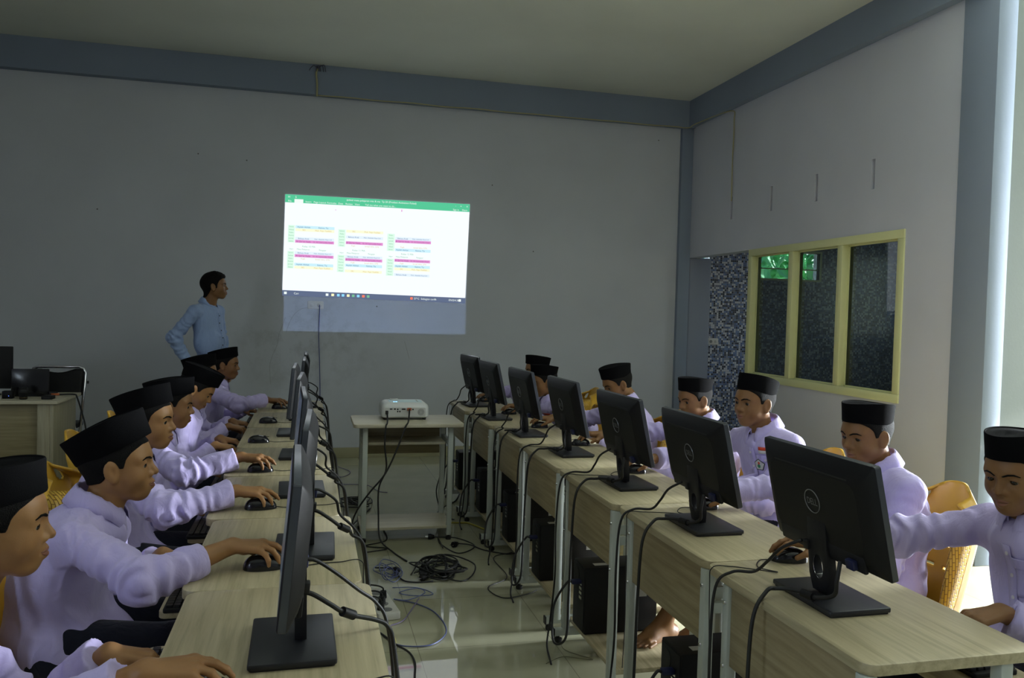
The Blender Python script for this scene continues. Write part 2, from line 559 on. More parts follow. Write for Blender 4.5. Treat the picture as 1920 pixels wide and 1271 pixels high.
def add_foot(g, A, toe, side, k=1.0):
    """A ankle centre, toe = flat direction of the toes; sole at A.z-.075"""
    t = nrm(toe); up = v3(0,0,1); s = np.cross(up, t)*(-side)*-1.0    # s towards the big toe side
    s = np.cross(t, up)*side if side == 1 else np.cross(up, t)
    def pt(a, b, c): return A + (t*a + s*b)*k + up*c
    prims = [(pt(-.045,0,-.048), pt(-.02,0,-.045), .028, .030), (pt(0,0,0), pt(.06,.004,-.035), .034, .027),
             (pt(-.03,0,-.05), pt(.10,-.020,-.060), .026, .017), (pt(.03,.012,-.045), pt(.115,.018,-.058), .026, .019)]
    toes = []
    for i, (b, L, r) in enumerate(((.023,.054,.0120), (.004,.052,.0080), (-.011,.046,.0076), (-.025,.040,.0072), (-.037,.033,.0068))):
        p0 = pt(.112 - .007*i, b, -.060); p1 = pt(.112 - .007*i + L, b*1.12, -.0655)
        toes.append((p0, p1, r*1.1, r))
    allp = np.array([p for a, b, *_ in prims + toes for p in (a, b)])
    def fn(P):
        D = None
        for a, b, r0, r1 in prims:
            e = sd_cone(P, a, b, r0, r1); D = e if D is None else smin(D, e, .03)
        T = None
        for a, b, r0, r1 in toes:
            e = sd_cone(P, a, b, r0, r1); T = e if T is None else np.minimum(T, e)
        D = smin(D, T, .005)
        return smax(D, (A[2] - .0745) - P[2], .008)
    g.add(allp.min(0) - .03, allp.max(0) + .03, fn, .02)

def ik(S, W, a, b, pole):
    d = W - S; L = np.linalg.norm(d)
    if L > (a+b)*.995:
        W = S + d/L*(a+b)*.995; d = W - S; L = np.linalg.norm(d)
    u = d/L
    x = (a*a - b*b + L*L)/(2*L); h = math.sqrt(max(1e-6, a*a - x*x))
    p = pole - u*(pole @ u); p = nrm(p)
    return S + u*x + p*h, W

def person_geo(sp):
    """resolves a pose spec into joints"""
    J = {}
    hc = np.array(sp['head']); J['hc'] = hc
    y, p, r = [math.radians(q) for q in sp.get('look', (0, 0, 0))]
    J['R'] = rotz(y) @ roty(p) @ rotx(r); J['hs'] = sp.get('hs', .93)
    J['hip'] = np.array(sp.get('hip', (0, 0, .522)))
    J['N'] = np.array(sp.get('neck', hc + v3(-.062, 0, -.124)))
    ty = math.radians(sp.get('turn', 0))         # the chest turned about the vertical
    J['T'] = rotz(ty)
    hw = sp.get('half', .137)
    ax = J['N'] - J['hip']; J['axis'] = nrm(ax)
    J['mid'] = J['hip'] + ax*.45 + v3(-sp.get('slouch', .035), 0, 0)
    J['chest'] = J['N'] - nrm(J['N'] - J['mid'])*.15 + v3(-.005, 0, 0)
    for sd, nm in ((-1, 'r'), (1, 'l')):
        S = J['N'] + J['T'] @ v3(sp.get('shx', .0), sd*hw, -.052)
        h = sp['hands'][nm]
        W = np.array(h['W'], float)
        pole = np.array(h.get('pole', (-.10, sd*.85, -.42) if h.get('pose') == 'mouse' else (-.20, sd*.40, -1.0)))
        E, W = ik(S, W, sp.get('ua', .255), sp.get('fa', .232), pole)
        J['S'+nm], J['E'+nm], J['W'+nm] = S, E, W
    return J

def body_mesh(sp, J, h):
    pts = [J['hc'] + v3(.16,.13,.16), J['hc'] - v3(.16,.13,.16), J['hip'] - v3(.14,.19,.12), J['hip'] + v3(.1,.19,0)]
    for nm in 'rl': pts += [J['E'+nm] + .05, J['E'+nm] - .05, J['W'+nm] + .19, J['W'+nm] - .19]
    for lg in sp['legs']: pts += [np.array(lg['ankle']) + .22, np.array(lg['ankle']) - v3(.22,.22,.11), np.array(lg['knee']) + .07]
    pts = np.array(pts)
    g = Grid(pts.min(0), pts.max(0), h)
    # trunk, kept well inside the clothes
    g.cone(J['hip'], J['mid'], .085, .080, .04); g.cone(J['mid'], J['chest'], .080, .085, .04); g.cone(J['chest'], J['N'] - v3(0,0,.05), .080, .06, .04)
    for nm, sd in (('r', -1), ('l', 1)):
        S, E, W = J['S'+nm], J['E'+nm], J['W'+nm]
        g.cone(J['N'] - v3(0,0,.03), S, .042, .040, .03); g.cone(S, E, .040, .033, .025)
        m = E + (W - E)*.35
        g.cone(E, m, .033, .0335, .02); g.cone(m, W, .0335, .0215, .02)
    for lg in sp['legs']:
        H, K, A = [np.array(lg[q]) for q in ('hip', 'knee', 'ankle')]
        g.cone(J['hip'], H, .07, .07, .03); g.cone(H, K, .066, .048, .03)
        m = K + (A - K)*.35
        g.cone(K, m, .046, .048, .03); g.cone(m, A, .048, .031, .03)
    for i, lg in enumerate(sp['legs']):
        add_foot(g, np.array(lg['ankle']), np.array(lg['toe']), -1 if i == 0 else 1, sp.get('foot', 1.0))
    # head and neck
    R, hs, hc = J['R'], J['hs'], J['hc']
    g.cone(J['N'] - v3(0,0,.05), hc + R @ v3(-.035,0,-.10)*hs, .050, .047*hs, .03)
    def hd(P):
        x, y, z = P[0] - hc[0], P[1] - hc[1], P[2] - hc[2]
        q = [(x*R[0,k] + y*R[1,k] + z*R[2,k])/hs for k in range(3)]
        q = np.broadcast_arrays(*q)
        return head_sample(q)*hs
    g.add(hc - .19, hc + .19, hd, .022)
    for nm, sd in (('r', -1), ('l', 1)):
        hnd = sp['hands'][nm]
        add_hand(g, J['W'+nm], np.array(hnd['f'], float), np.array(hnd.get('n', (0, 0, 1)), float), sd, hnd.get('pose', 'mouse'))
    V, Q = g.mesh()
    return V, Q

def shirt_mesh(sp, J, h, seed):
    stand = sp.get('stand', False)
    pts = [J['N'] + .12, J['N'] - .1, J['hip'] - v3(.24,.26,.12), J['hip'] + v3(.26,.26,.0)]
    for nm in 'rl': pts += [J['S'+nm] + .1, J['S'+nm] - .1, J['E'+nm] + .09, J['E'+nm] - .09, J['W'+nm] + .07, J['W'+nm] - .07]
    pts = np.array(pts); g = Grid(pts.min(0), pts.max(0), h)
    T = J['T']; w = sp.get('wide', 1.0)
    up = nrm(J['N'] - J['mid']); Rt = np.stack([nrm(np.cross(T[:,1], up)), T[:,1], up], 1)
    lo = nrm(J['mid'] - J['hip'] + v3(0,0,.05)); Rl = np.stack([nrm(np.cross(v3(0,1,0), lo)), v3(0,1,0), lo], 1)
    g.ell(J['chest'] + up*.02, (.108*w, .158*w, .150), .03, Rt)
    g.ell(J['N'] + T @ v3(.035,0,-.055), (.062,.085,.055), .04)
    g.ell(J['mid'], (.118*w, .150*w, .150), .06, Rl)
    g.ell(J['hip'] + v3(.005,0,.03), (.135*w, .168*w, .10), .06)
    if not stand:
        g.ell(J['hip'] + v3(.055,0,.0), (.155, .175, .060), .05)
    else:
        g.ell(J['hip'] + v3(0,0,-.02), (.128*w, .168*w, .14), .05)
    for nm, sd in (('r', -1), ('l', 1)):
        S, E, W = J['S'+nm], J['E'+nm], J['W'+nm]
        ce = sp['hands'][nm].get('cuff', .93)
        C = E + (W - E)*ce
        g.cone(J['N'] + v3(-.005, sd*.035, -.022), S + v3(0,0,.006), .045, .047, .045)
        def sleeve(P, S=S, E=E, C=C):
            r = []
            for a, b, r0, r1, te in ((S, E, .050, .050, 1.0), (E, C, .051, .042, 0.0)):
                ba = b - a; L2 = float(ba @ ba); L = math.sqrt(L2)
                px = P[0]-a[0]; py = P[1]-a[1]; pz = P[2]-a[2]
                t = np.clip((px*ba[0]+py*ba[1]+pz*ba[2])/L2, 0, 1)
                d = np.sqrt((px-t*ba[0])**2 + (py-t*ba[1])**2 + (pz-t*ba[2])**2) - (r0 + t*(r1-r0))
                nz = noise3(P[0]*14, P[1]*14, P[2]*14, seed)
                d = d + (.0062*np.exp(-((t-te)/.40)**2) + .0018)*np.sin(t*L*2*PI/.048 + 5.5*nz)
                r.append(d)
            return smin(r[0], r[1], .03)
        al = np.array([S, E, C])
        g.add(al.min(0) - .07, al.max(0) + .07, sleeve, .028)
        # flat cuff end with a slightly proud cuff band
        u = nrm(C - E)
        c0 = C - u*.050
        def cuff(P, c0=c0, C=C, u=u):
            d = sd_cone(P, c0, C + u*.02, .0455, .0455)
            pl = (P[0]-C[0])*u[0] + (P[1]-C[1])*u[1] + (P[2]-C[2])*u[2]
            q0 = (c0[0]-P[0])*u[0] + (c0[1]-P[1])*u[1] + (c0[2]-P[2])*u[2]
            return np.maximum(np.maximum(d, pl), q0)
        g.add(np.minimum(c0, C) - .05, np.maximum(c0, C) + .05, cuff, .004)
        sl, P = g.block(C - .11, C + .11)
        if sl is not None:      # cut everything past the cuff
            pl = (P[0]-C[0])*u[0] + (P[1]-C[1])*u[1] + (P[2]-C[2])*u[2]
            rad = np.sqrt((P[0]-C[0])**2 + (P[1]-C[1])**2 + (P[2]-C[2])**2)
            D = g.d[sl]
            cut = np.broadcast_to((pl > 0) & (rad < .095), D.shape)
            g.d[sl] = np.where(cut, np.maximum(D, np.broadcast_to(pl, D.shape)), D)
    # drape: broad soft folds and a few sharper creases
    sl, P = g.block(g.lo, g.lo + (g.n-1)*h)
    x, y, z = P
    n1 = noise3(x*9, y*9, z*6, seed + .5)
    n2 = noise3(x*16 + 2*n1, y*16, z*7 + 1.5*n1, seed + 1.7)
    g.d += (.0050*n1 + .0075*(np.abs(n2)*1.6 - .55)).astype(np.float32)
    hem = sp.get('hem', J['hip'][2] - .045)
    hemf = hem + .006*noise3(x*7, y*7, z*0, seed + 4) + .10*np.clip(x - J['hip'][0], 0, .2)
    g.d = np.maximum(g.d, (hemf - z).astype(np.float32))
    V, Q = g.mesh()
    return relax(V, Q, 1, .4), Q

def trouser_mesh(sp, J, h, seed):
    pts = [J['hip'] - v3(.2,.24,.16), J['hip'] + v3(.2,.24,.08)]
    for lg in sp['legs']: pts += [np.array(lg['knee']) + .11, np.array(lg['knee']) - .11, np.array(lg['ankle']) + .1, np.array(lg['ankle']) - .1]
    pts = np.array(pts); g = Grid(pts.min(0), pts.max(0), h)
    g.ell(J['hip'] + v3(0,0,.0), (.125, .160, .085), .05)
    for lg in sp['legs']:
        H, K, A = [np.array(lg[q]) for q in ('hip', 'knee', 'ankle')]
        c = K + (A - K)*sp.get('leg_end', .86)
        g.cone(J['hip'], H, .088, .088, .04); g.cone(H, K, .086, .070, .03); g.cone(K, c, .068, .058, .03)
    sl, P = g.block(g.lo, g.lo + (g.n-1)*h); x, y, z = P
    g.d += (.006*noise3(x*12, y*12, z*8, seed + 9)).astype(np.float32)
    V, Q = g.mesh()
    return relax(V, Q, 1, .4), Q

def collar_mesh(J, seed, r0=.060):
    """a stand and a folded leaf round the neck, open at the front with two points"""
    T = J['T']; tilt = roty(.32)
    R = T @ tilt; C = J['N'] + v3(.010, 0, .020)
    rows = []
    n = 44
    for k in range(n+1):
        th = math.radians(13 + 334*k/n)        # 0 = front
        fr = max(0.0, math.cos(th))            # 1 at the front
        e = abs(math.sin(th))
        tip = math.exp(-((min(th, 2*PI-th) - math.radians(20))/.30)**2)
        rx, ry = r0*1.02, r0*1.0
        prof = [(0.97, .000), (0.93, .026), (0.95, .037), (1.01, .041), (1.09, .036), (1.22, .016), (1.36 + .22*tip, -.010 - .034*tip)]
        row = []
        for m, z in prof:
            wob = .0015*math.sin(k*1.7 + z*200 + seed)
            p = np.array([math.cos(th)*rx*m + (.012*fr if z < .03 else 0), math.sin(th)*ry*m, z*(1 - .25*fr) + wob - .012*fr])
            row.append(tuple(C + R @ p))
        rows.append(row)
    return rows

def cap_mesh():
    """a tall black brimless cap: oval, flaring upwards, top dropped inside the rim"""
    mb = MB(); n = 56
    prof = [(.0985, .0770, .000), (.1005, .0780, .006), (.1035, .0790, .045), (.1085, .0795, .082), (.1075, .0785, .0865), (.1045, .0755, .0868), (.1025, .074, .083), (.094, .065, .0815), (.07, .045, .0845), (.03, .018, .0855)]
    rows = []
    for rx, ry, z in prof:
        row = []
        for k in range(n):
            t = 2*PI*k/n; c, s = math.cos(t), math.sin(t)
            cc = math.copysign(abs(c)**1.0, c); ss = math.copysign(abs(s)**1.12, s)
            arch = .010*(1-abs(c)**2) if z > .05 else 0
            row.append((rx*cc, ry*ss, z + arch))
        rows.append(row)
    mb.sheet(rows, closed=True)
    k = len(mb.v)
    mb.f.append(tuple(range(k - n, k))); mb.m.append(0)
    return mb

def eye_mesh():
    mb = MB(); prof = []; rings = 14; n = 20; rr = .0126
    rows = []
    for i in range(rings+1):
        a = PI*i/rings; a = max(a, .02); a = min(a, PI - .02)
        rows.append([(rr*math.cos(a), rr*math.sin(a)*math.cos(2*PI*k/n), rr*math.sin(a)*math.sin(2*PI*k/n)) for k in range(n)])
    mb.sheet(rows, closed=True)
    mb.m = [1 if (i // n) < 4 else 0 for i in range(len(mb.f))]
    return mb
# ------------------------------------------------------------------ materials of the people
def skin_mat(name, c):
    m, nt, b = new_mat(name)
    tc = N(nt, 'ShaderNodeTexCoord')
    nz = N(nt, 'ShaderNodeTexNoise'); nz.inputs['Scale'].default_value = 22; nz.inputs['Detail'].default_value = 4
    nt.links.new(tc.outputs['Object'], nz.inputs['Vector'])
    mx = N(nt, 'ShaderNodeMix', data_type='RGBA')
    mx.inputs['A'].default_value = (c[0]*.86, c[1]*.82, c[2]*.80, 1); mx.inputs['B'].default_value = (min(1, c[0]*1.12), c[1]*1.10, c[2]*1.08, 1)
    nt.links.new(nz.outputs['Fac'], mx.inputs['Factor']); nt.links.new(mx.outputs['Result'], b.inputs['Base Color'])
    b.inputs['Roughness'].default_value = .48; b.inputs['Specular IOR Level'].default_value = .4
    b.inputs['Subsurface Weight'].default_value = .12
    b.inputs['Subsurface Radius'].default_value = (.012, .005, .003)
    b.inputs['Subsurface Scale'].default_value = .5
    n2 = N(nt, 'ShaderNodeTexNoise'); n2.inputs['Scale'].default_value = 420; n2.inputs['Detail'].default_value = 2
    nt.links.new(tc.outputs['Object'], n2.inputs['Vector'])
    bp = N(nt, 'ShaderNodeBump'); bp.inputs['Strength'].default_value = .10; bp.inputs['Distance'].default_value = .002
    nt.links.new(n2.outputs['Fac'], bp.inputs['Height']); nt.links.new(bp.outputs['Normal'], b.inputs['Normal'])
    return m

def cloth_mat(name, c, rough=.8, weave=900, crease=.6):
    m, nt, b = new_mat(name)
    b.inputs['Base Color'].default_value = (*c, 1); b.inputs['Roughness'].default_value = rough
    b.inputs['Specular IOR Level'].default_value = .25; b.inputs['Sheen Weight'].default_value = .15; b.inputs['Sheen Roughness'].default_value = .5
    tc = N(nt, 'ShaderNodeTexCoord')
    mp = N(nt, 'ShaderNodeMapping'); mp.inputs['Scale'].default_value = (1, 1.3, .6)
    nt.links.new(tc.outputs['Object'], mp.inputs['Vector'])
    n1 = N(nt, 'ShaderNodeTexNoise'); n1.inputs['Scale'].default_value = 26; n1.inputs['Detail'].default_value = 3; n1.inputs['Distortion'].default_value = 1.2
    nt.links.new(mp.outputs[0], n1.inputs['Vector'])
    n2 = N(nt, 'ShaderNodeTexNoise'); n2.inputs['Scale'].default_value = weave
    nt.links.new(tc.outputs['Object'], n2.inputs['Vector'])
    b1 = N(nt, 'ShaderNodeBump'); b1.inputs['Strength'].default_value = crease; b1.inputs['Distance'].default_value = .006
    b2 = N(nt, 'ShaderNodeBump'); b2.inputs['Strength'].default_value = .08; b2.inputs['Distance'].default_value = .001
    nt.links.new(n1.outputs['Fac'], b1.inputs['Height']); nt.links.new(n2.outputs['Fac'], b2.inputs['Height'])
    nt.links.new(b1.outputs['Normal'], b2.inputs['Normal']); nt.links.new(b2.outputs['Normal'], b.inputs['Normal'])
    return m

M_SKIN = [skin_mat('skin_a', (.34,.178,.072)), skin_mat('skin_b', (.235,.118,.046)), skin_mat('skin_c', (.20,.095,.038))]  # skin_b is set deeper to carry the shade on the right-row faces
M_SHIRT = cloth_mat('lavender_shirt_cloth', (.52,.455,.77))
M_BLUE = cloth_mat('pale_blue_shirt_cloth', (.30,.40,.64))
M_NAVY = cloth_mat('dark_navy_trouser_cloth', (.006,.007,.016), .9)
M_BLACKTR = cloth_mat('black_trouser_cloth', (.010,.010,.012), .85)
M_CAP = simple('black_velvet', (.0035,.0035,.0042), .95, spec=.08, bump=.2, bscale=600)
M_HAIR = simple('black_hair', (.0045,.0036,.0034), .75, spec=.18, bump=.6, bscale=420)
M_EYEW = simple('eye_white', (.30,.28,.26), .25)
M_IRIS = simple('dark_iris', (.012,.007,.004), .12)
M_LIP = simple('lip_skin', (.24,.095,.065), .42)
M_BUTTON = simple('pearl_button', (.62,.58,.66), .3)
M_DKBTN = simple('navy_button', (.02,.025,.05), .35)

_eye = _cap = None
_shared = {}
def shared(name, key, maker, parent):
    """one mesh, several users"""
    if key not in _shared:
        o = maker(); o.name = name; _shared[key] = o.data
        o.parent = parent
        return o
    o = bpy.data.objects.new(name, _shared[key])
    return link(o, parent)

def place_on_head(o, J, off=(0,0,0), rot=None, sc=(1,1,1)):
    R = J['R']; p = J['hc'] + R @ (np.array(off)*J['hs'])
    Rm = R if rot is None else R @ rot
    M = Matrix([[*Rm[0], p[0]], [*Rm[1], p[1]], [*Rm[2], p[2]], [0,0,0,1]])
    S = Matrix.Diagonal((J['hs']*sc[0], J['hs']*sc[1], J['hs']*sc[2], 1))
    o.matrix_local = M @ S
    return o

class Surf:
    """ray casts on a garment to sit things on the cloth"""
    def __init__(s, V, Q):
        s.t = BVHTree.FromPolygons([tuple(p) for p in V], [tuple(q) for q in Q])
    def hit(s, o, d):
        p, n, i, dist = s.t.ray_cast(Vector(o), Vector(d))
        return p, n

def patch(mb, surf, o, ax_r, ax_u, d, w, h, lift=.003, nx=8, ny=8, shape=None):
    """a piece of cloth w x h laid on the garment; o lies in front of the cloth"""
    rows = []
    for j in range(ny+1):
        row = []
        for i in range(nx+1):
            q = Vector(o) + Vector(ax_r)*(w*(i/nx-.5)) + Vector(ax_u)*(h*(j/ny-.5))
            p, n = surf.hit(q, d)
            if p is None: return False
            row.append(p - Vector(d)*lift)
        rows.append(row)
    mb.sheet(rows); return True

def person(sp):
    J = person_geo(sp); h = sp.get('vox', .0045); seed = sp.get('seed', 1.0)
    root = thing('person', sp['label'], 'person', sp['at'], sp.get('rz', 0.0), sp.get('group'))
    skin = M_SKIN[sp.get('skin', 0)]
    V, Q = body_mesh(sp, J, h)
    obj_from('body', V, Q, skin, root, smooth=True)
    V, Q = shirt_mesh(sp, J, sp.get('cvox', .006), seed)
    so = obj_from('shirt', V, Q, sp.get('shirt', M_SHIRT), root, smooth=True)
    surf = Surf(V, Q)
    mb = MB(); mb.sheet(collar_mesh(J, seed))
    mb.build('collar', sp.get('shirt', M_SHIRT), so, smooth=True, solid=.0022)
    Vt, Qt = trouser_mesh(sp, J, .009, seed)
    obj_from('trousers', Vt, Qt, sp.get('trousers', M_NAVY), root, smooth=True)
    if sp.get('cap', True):
        hr = shared('hair', 'hair', lambda: obj_from('hair', _hv, _hf, M_HAIR, None, True), root)
        place_on_head(hr, J)
        cp = shared('cap', 'cap', lambda: cap_mesh().build('cap', M_CAP, None, autosmooth=50), root)
        ct = sp.get('cap_tilt', 17)
        place_on_head(cp, J, (-.006, 0, .047), roty(-math.radians(ct)), sp.get('cap_size', (1.03, 1.0, .80)))
    else:
        hr = shared('hair', 'long_hair', lambda: obj_from('hair', _lv, _lf, M_HAIR, None, True), root)
        place_on_head(hr, J)
    gz = sp.get('gaze', (0, 6))
    for sg in (-1, 1):
        e = shared('eye', 'eye', lambda: eye_mesh().build('eye', None, None, smooth=True, mats=[M_EYEW, M_IRIS]), root)
        place_on_head(e, J, (.0728, sg*.0318, .0046), rotz(math.radians(gz[0])) @ roty(math.radians(gz[1])))
        b = shared('eyebrow', 'eyebrow', lambda: obj_from('eyebrow', _bv, _bf, M_HAIR, None, True), root)
        place_on_head(b, J, sc=(1, sg, 1))
    l = shared('lips', 'lips', lambda: obj_from('lips', _pv, _pf, M_LIP, None, True), root)
    place_on_head(l, J)
    # button placket and buttons down the chest
    if sp.get('detail'):
        T = J['T']; f = T @ v3(1, 0, 0); ls = T @ v3(0, 1, 0)
        up = nrm(J['N'] - J['mid'])
        mbp = MB(); rows = []
        for k in range(14):
            row = []
            for s in (-.015, 0, .015):
                o = J['N'] + v3(0,0,-.062) - up*(.024*k) + f*.4 + ls*(s + .004)
                p, n = surf.hit(o, -f)
                if p is None: row = None; break
                row.append(p + Vector(f)*.0025)
            if row is None: break
            rows.append(row)
        if len(rows) > 3:
            mbp.sheet(rows); mbp.build('placket', sp.get('shirt', M_SHIRT), so, smooth=True, solid=.002)
        for k in range(5):
            o = J['N'] + v3(0,0,-.085) - up*(.062*k) + f*.4 + ls*.004
            p, n = surf.hit(o, -f)
            if p is None: continue
            q = p + Vector(f)*.004
            MB().cyl(q, q + Vector(f)*.0028, .0058, .005, 14).build('button', sp.get('btn', M_BUTTON), so, autosmooth=40)
        if sp.get('pocket'):
            pc = J['N'] - up*.155 + f*.4 + ls*.062
            if patch(m := MB(), surf, pc, tuple(-ls), tuple(up), tuple(-f), .085, .100, .0032):
                m.build('pocket', sp.get('shirt', M_SHIRT), so, smooth=True, solid=.0015)
            if patch(m := MB(), surf, pc + up*.045, tuple(-ls), tuple(up), tuple(-f), .087, .030, .0055):
                m.build('pocket_flap', sp.get('shirt', M_SHIRT), so, smooth=True, solid=.0015)
            p, n = surf.hit(pc + up*.040, -f)
            if p is not None:
                q = p + Vector(f)*.0075
                MB().cyl(q, q + Vector(f)*.0028, .0055, .005, 14).build('button', sp.get('btn', M_BUTTON), so, autosmooth=40)
    return root, J, so, surf
# ------------------------------------------------------------------ the room
XR, YB, ZC = 3.93, 8.02, 3.76       # right wall, back wall, ceiling
XL, YF, XA = -4.6, -3.6, 9.0        # left wall, wall behind, far side of the bay on the right
YC = 4.0                            # the bay begins here (near side of the pillar)

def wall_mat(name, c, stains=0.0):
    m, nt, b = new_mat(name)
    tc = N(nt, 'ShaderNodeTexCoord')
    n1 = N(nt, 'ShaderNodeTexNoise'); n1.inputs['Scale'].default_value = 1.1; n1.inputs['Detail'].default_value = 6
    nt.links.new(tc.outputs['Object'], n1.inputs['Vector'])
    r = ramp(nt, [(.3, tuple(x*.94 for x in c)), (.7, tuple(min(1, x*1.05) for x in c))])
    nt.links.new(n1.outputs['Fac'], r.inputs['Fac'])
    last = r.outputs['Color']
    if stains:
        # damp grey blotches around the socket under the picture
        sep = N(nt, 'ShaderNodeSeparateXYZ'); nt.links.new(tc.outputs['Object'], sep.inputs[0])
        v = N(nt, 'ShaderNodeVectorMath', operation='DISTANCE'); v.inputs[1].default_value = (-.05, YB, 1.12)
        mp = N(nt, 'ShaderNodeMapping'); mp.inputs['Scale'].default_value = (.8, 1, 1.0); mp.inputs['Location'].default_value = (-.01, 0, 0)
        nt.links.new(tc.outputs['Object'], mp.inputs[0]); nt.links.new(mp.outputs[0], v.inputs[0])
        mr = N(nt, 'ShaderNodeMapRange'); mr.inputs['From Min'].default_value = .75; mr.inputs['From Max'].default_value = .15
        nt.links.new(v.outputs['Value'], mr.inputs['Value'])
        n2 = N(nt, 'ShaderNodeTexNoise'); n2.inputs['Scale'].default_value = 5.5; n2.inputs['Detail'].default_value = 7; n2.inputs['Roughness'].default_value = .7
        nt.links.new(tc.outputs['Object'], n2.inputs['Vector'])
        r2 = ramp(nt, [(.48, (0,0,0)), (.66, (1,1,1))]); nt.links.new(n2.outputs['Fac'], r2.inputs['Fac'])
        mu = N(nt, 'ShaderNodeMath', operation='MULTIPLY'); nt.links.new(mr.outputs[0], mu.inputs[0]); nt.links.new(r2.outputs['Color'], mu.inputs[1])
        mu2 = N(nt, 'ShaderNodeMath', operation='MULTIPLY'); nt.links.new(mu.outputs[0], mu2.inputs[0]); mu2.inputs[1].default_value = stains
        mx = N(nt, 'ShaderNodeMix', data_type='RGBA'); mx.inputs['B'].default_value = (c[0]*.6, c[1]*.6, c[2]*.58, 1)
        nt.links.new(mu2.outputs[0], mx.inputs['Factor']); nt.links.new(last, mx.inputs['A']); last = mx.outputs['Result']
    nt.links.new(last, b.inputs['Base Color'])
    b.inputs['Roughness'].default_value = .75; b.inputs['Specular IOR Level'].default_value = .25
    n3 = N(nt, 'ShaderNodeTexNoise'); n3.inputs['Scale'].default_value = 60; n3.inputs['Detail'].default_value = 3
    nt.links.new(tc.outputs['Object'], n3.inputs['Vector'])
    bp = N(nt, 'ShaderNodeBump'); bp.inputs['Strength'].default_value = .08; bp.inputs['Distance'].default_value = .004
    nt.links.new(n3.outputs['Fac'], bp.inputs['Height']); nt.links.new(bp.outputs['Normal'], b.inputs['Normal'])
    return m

def floor_mat():
    m, nt, b = new_mat('polished_cream_tiles')
    tc = N(nt, 'ShaderNodeTexCoord')
    mp = N(nt, 'ShaderNodeMapping'); mp.inputs['Location'].default_value = (.13, .2, 0)
    nt.links.new(tc.outputs['Object'], mp.inputs[0])
    br = N(nt, 'ShaderNodeTexBrick'); br.offset = 0.0; br.squash = 1.0
    br.inputs['Scale'].default_value = 1.0; br.inputs['Brick Width'].default_value = .6; br.inputs['Row Height'].default_value = .6
    br.inputs['Mortar Size'].default_value = .0022; br.inputs['Mortar Smooth'].default_value = .3
    br.inputs['Color1'].default_value = (.40,.395,.275,1); br.inputs['Color2'].default_value = (.415,.41,.29,1); br.inputs['Mortar'].default_value = (.25,.235,.165,1)
    nt.links.new(mp.outputs[0], br.inputs['Vector'])
    nz = N(nt, 'ShaderNodeTexNoise'); nz.inputs['Scale'].default_value = 3.0; nz.inputs['Detail'].default_value = 6
    nt.links.new(tc.outputs['Object'], nz.inputs['Vector'])
    mx = N(nt, 'ShaderNodeMix', data_type='RGBA', blend_type='MULTIPLY'); mx.inputs['Factor'].default_value = 1
    r = ramp(nt, [(.3, (.86,.86,.84)), (.7, (1,1,1))]); nt.links.new(nz.outputs['Fac'], r.inputs['Fac'])
    nt.links.new(br.outputs['Color'], mx.inputs['A']); nt.links.new(r.outputs['Color'], mx.inputs['B'])
    nt.links.new(mx.outputs['Result'], b.inputs['Base Color'])
    b.inputs['Roughness'].default_value = .025; b.inputs['Specular IOR Level'].default_value = .85
    n2 = N(nt, 'ShaderNodeTexNoise'); n2.inputs['Scale'].default_value = 2.2; n2.inputs['Detail'].default_value = 2
    nt.links.new(tc.outputs['Object'], n2.inputs['Vector'])
    bp = N(nt, 'ShaderNodeBump'); bp.inputs['Strength'].default_value = .012; bp.inputs['Distance'].default_value = .01
    nt.links.new(n2.outputs['Fac'], bp.inputs['Height']); nt.links.new(bp.outputs['Normal'], b.inputs['Normal'])
    return m

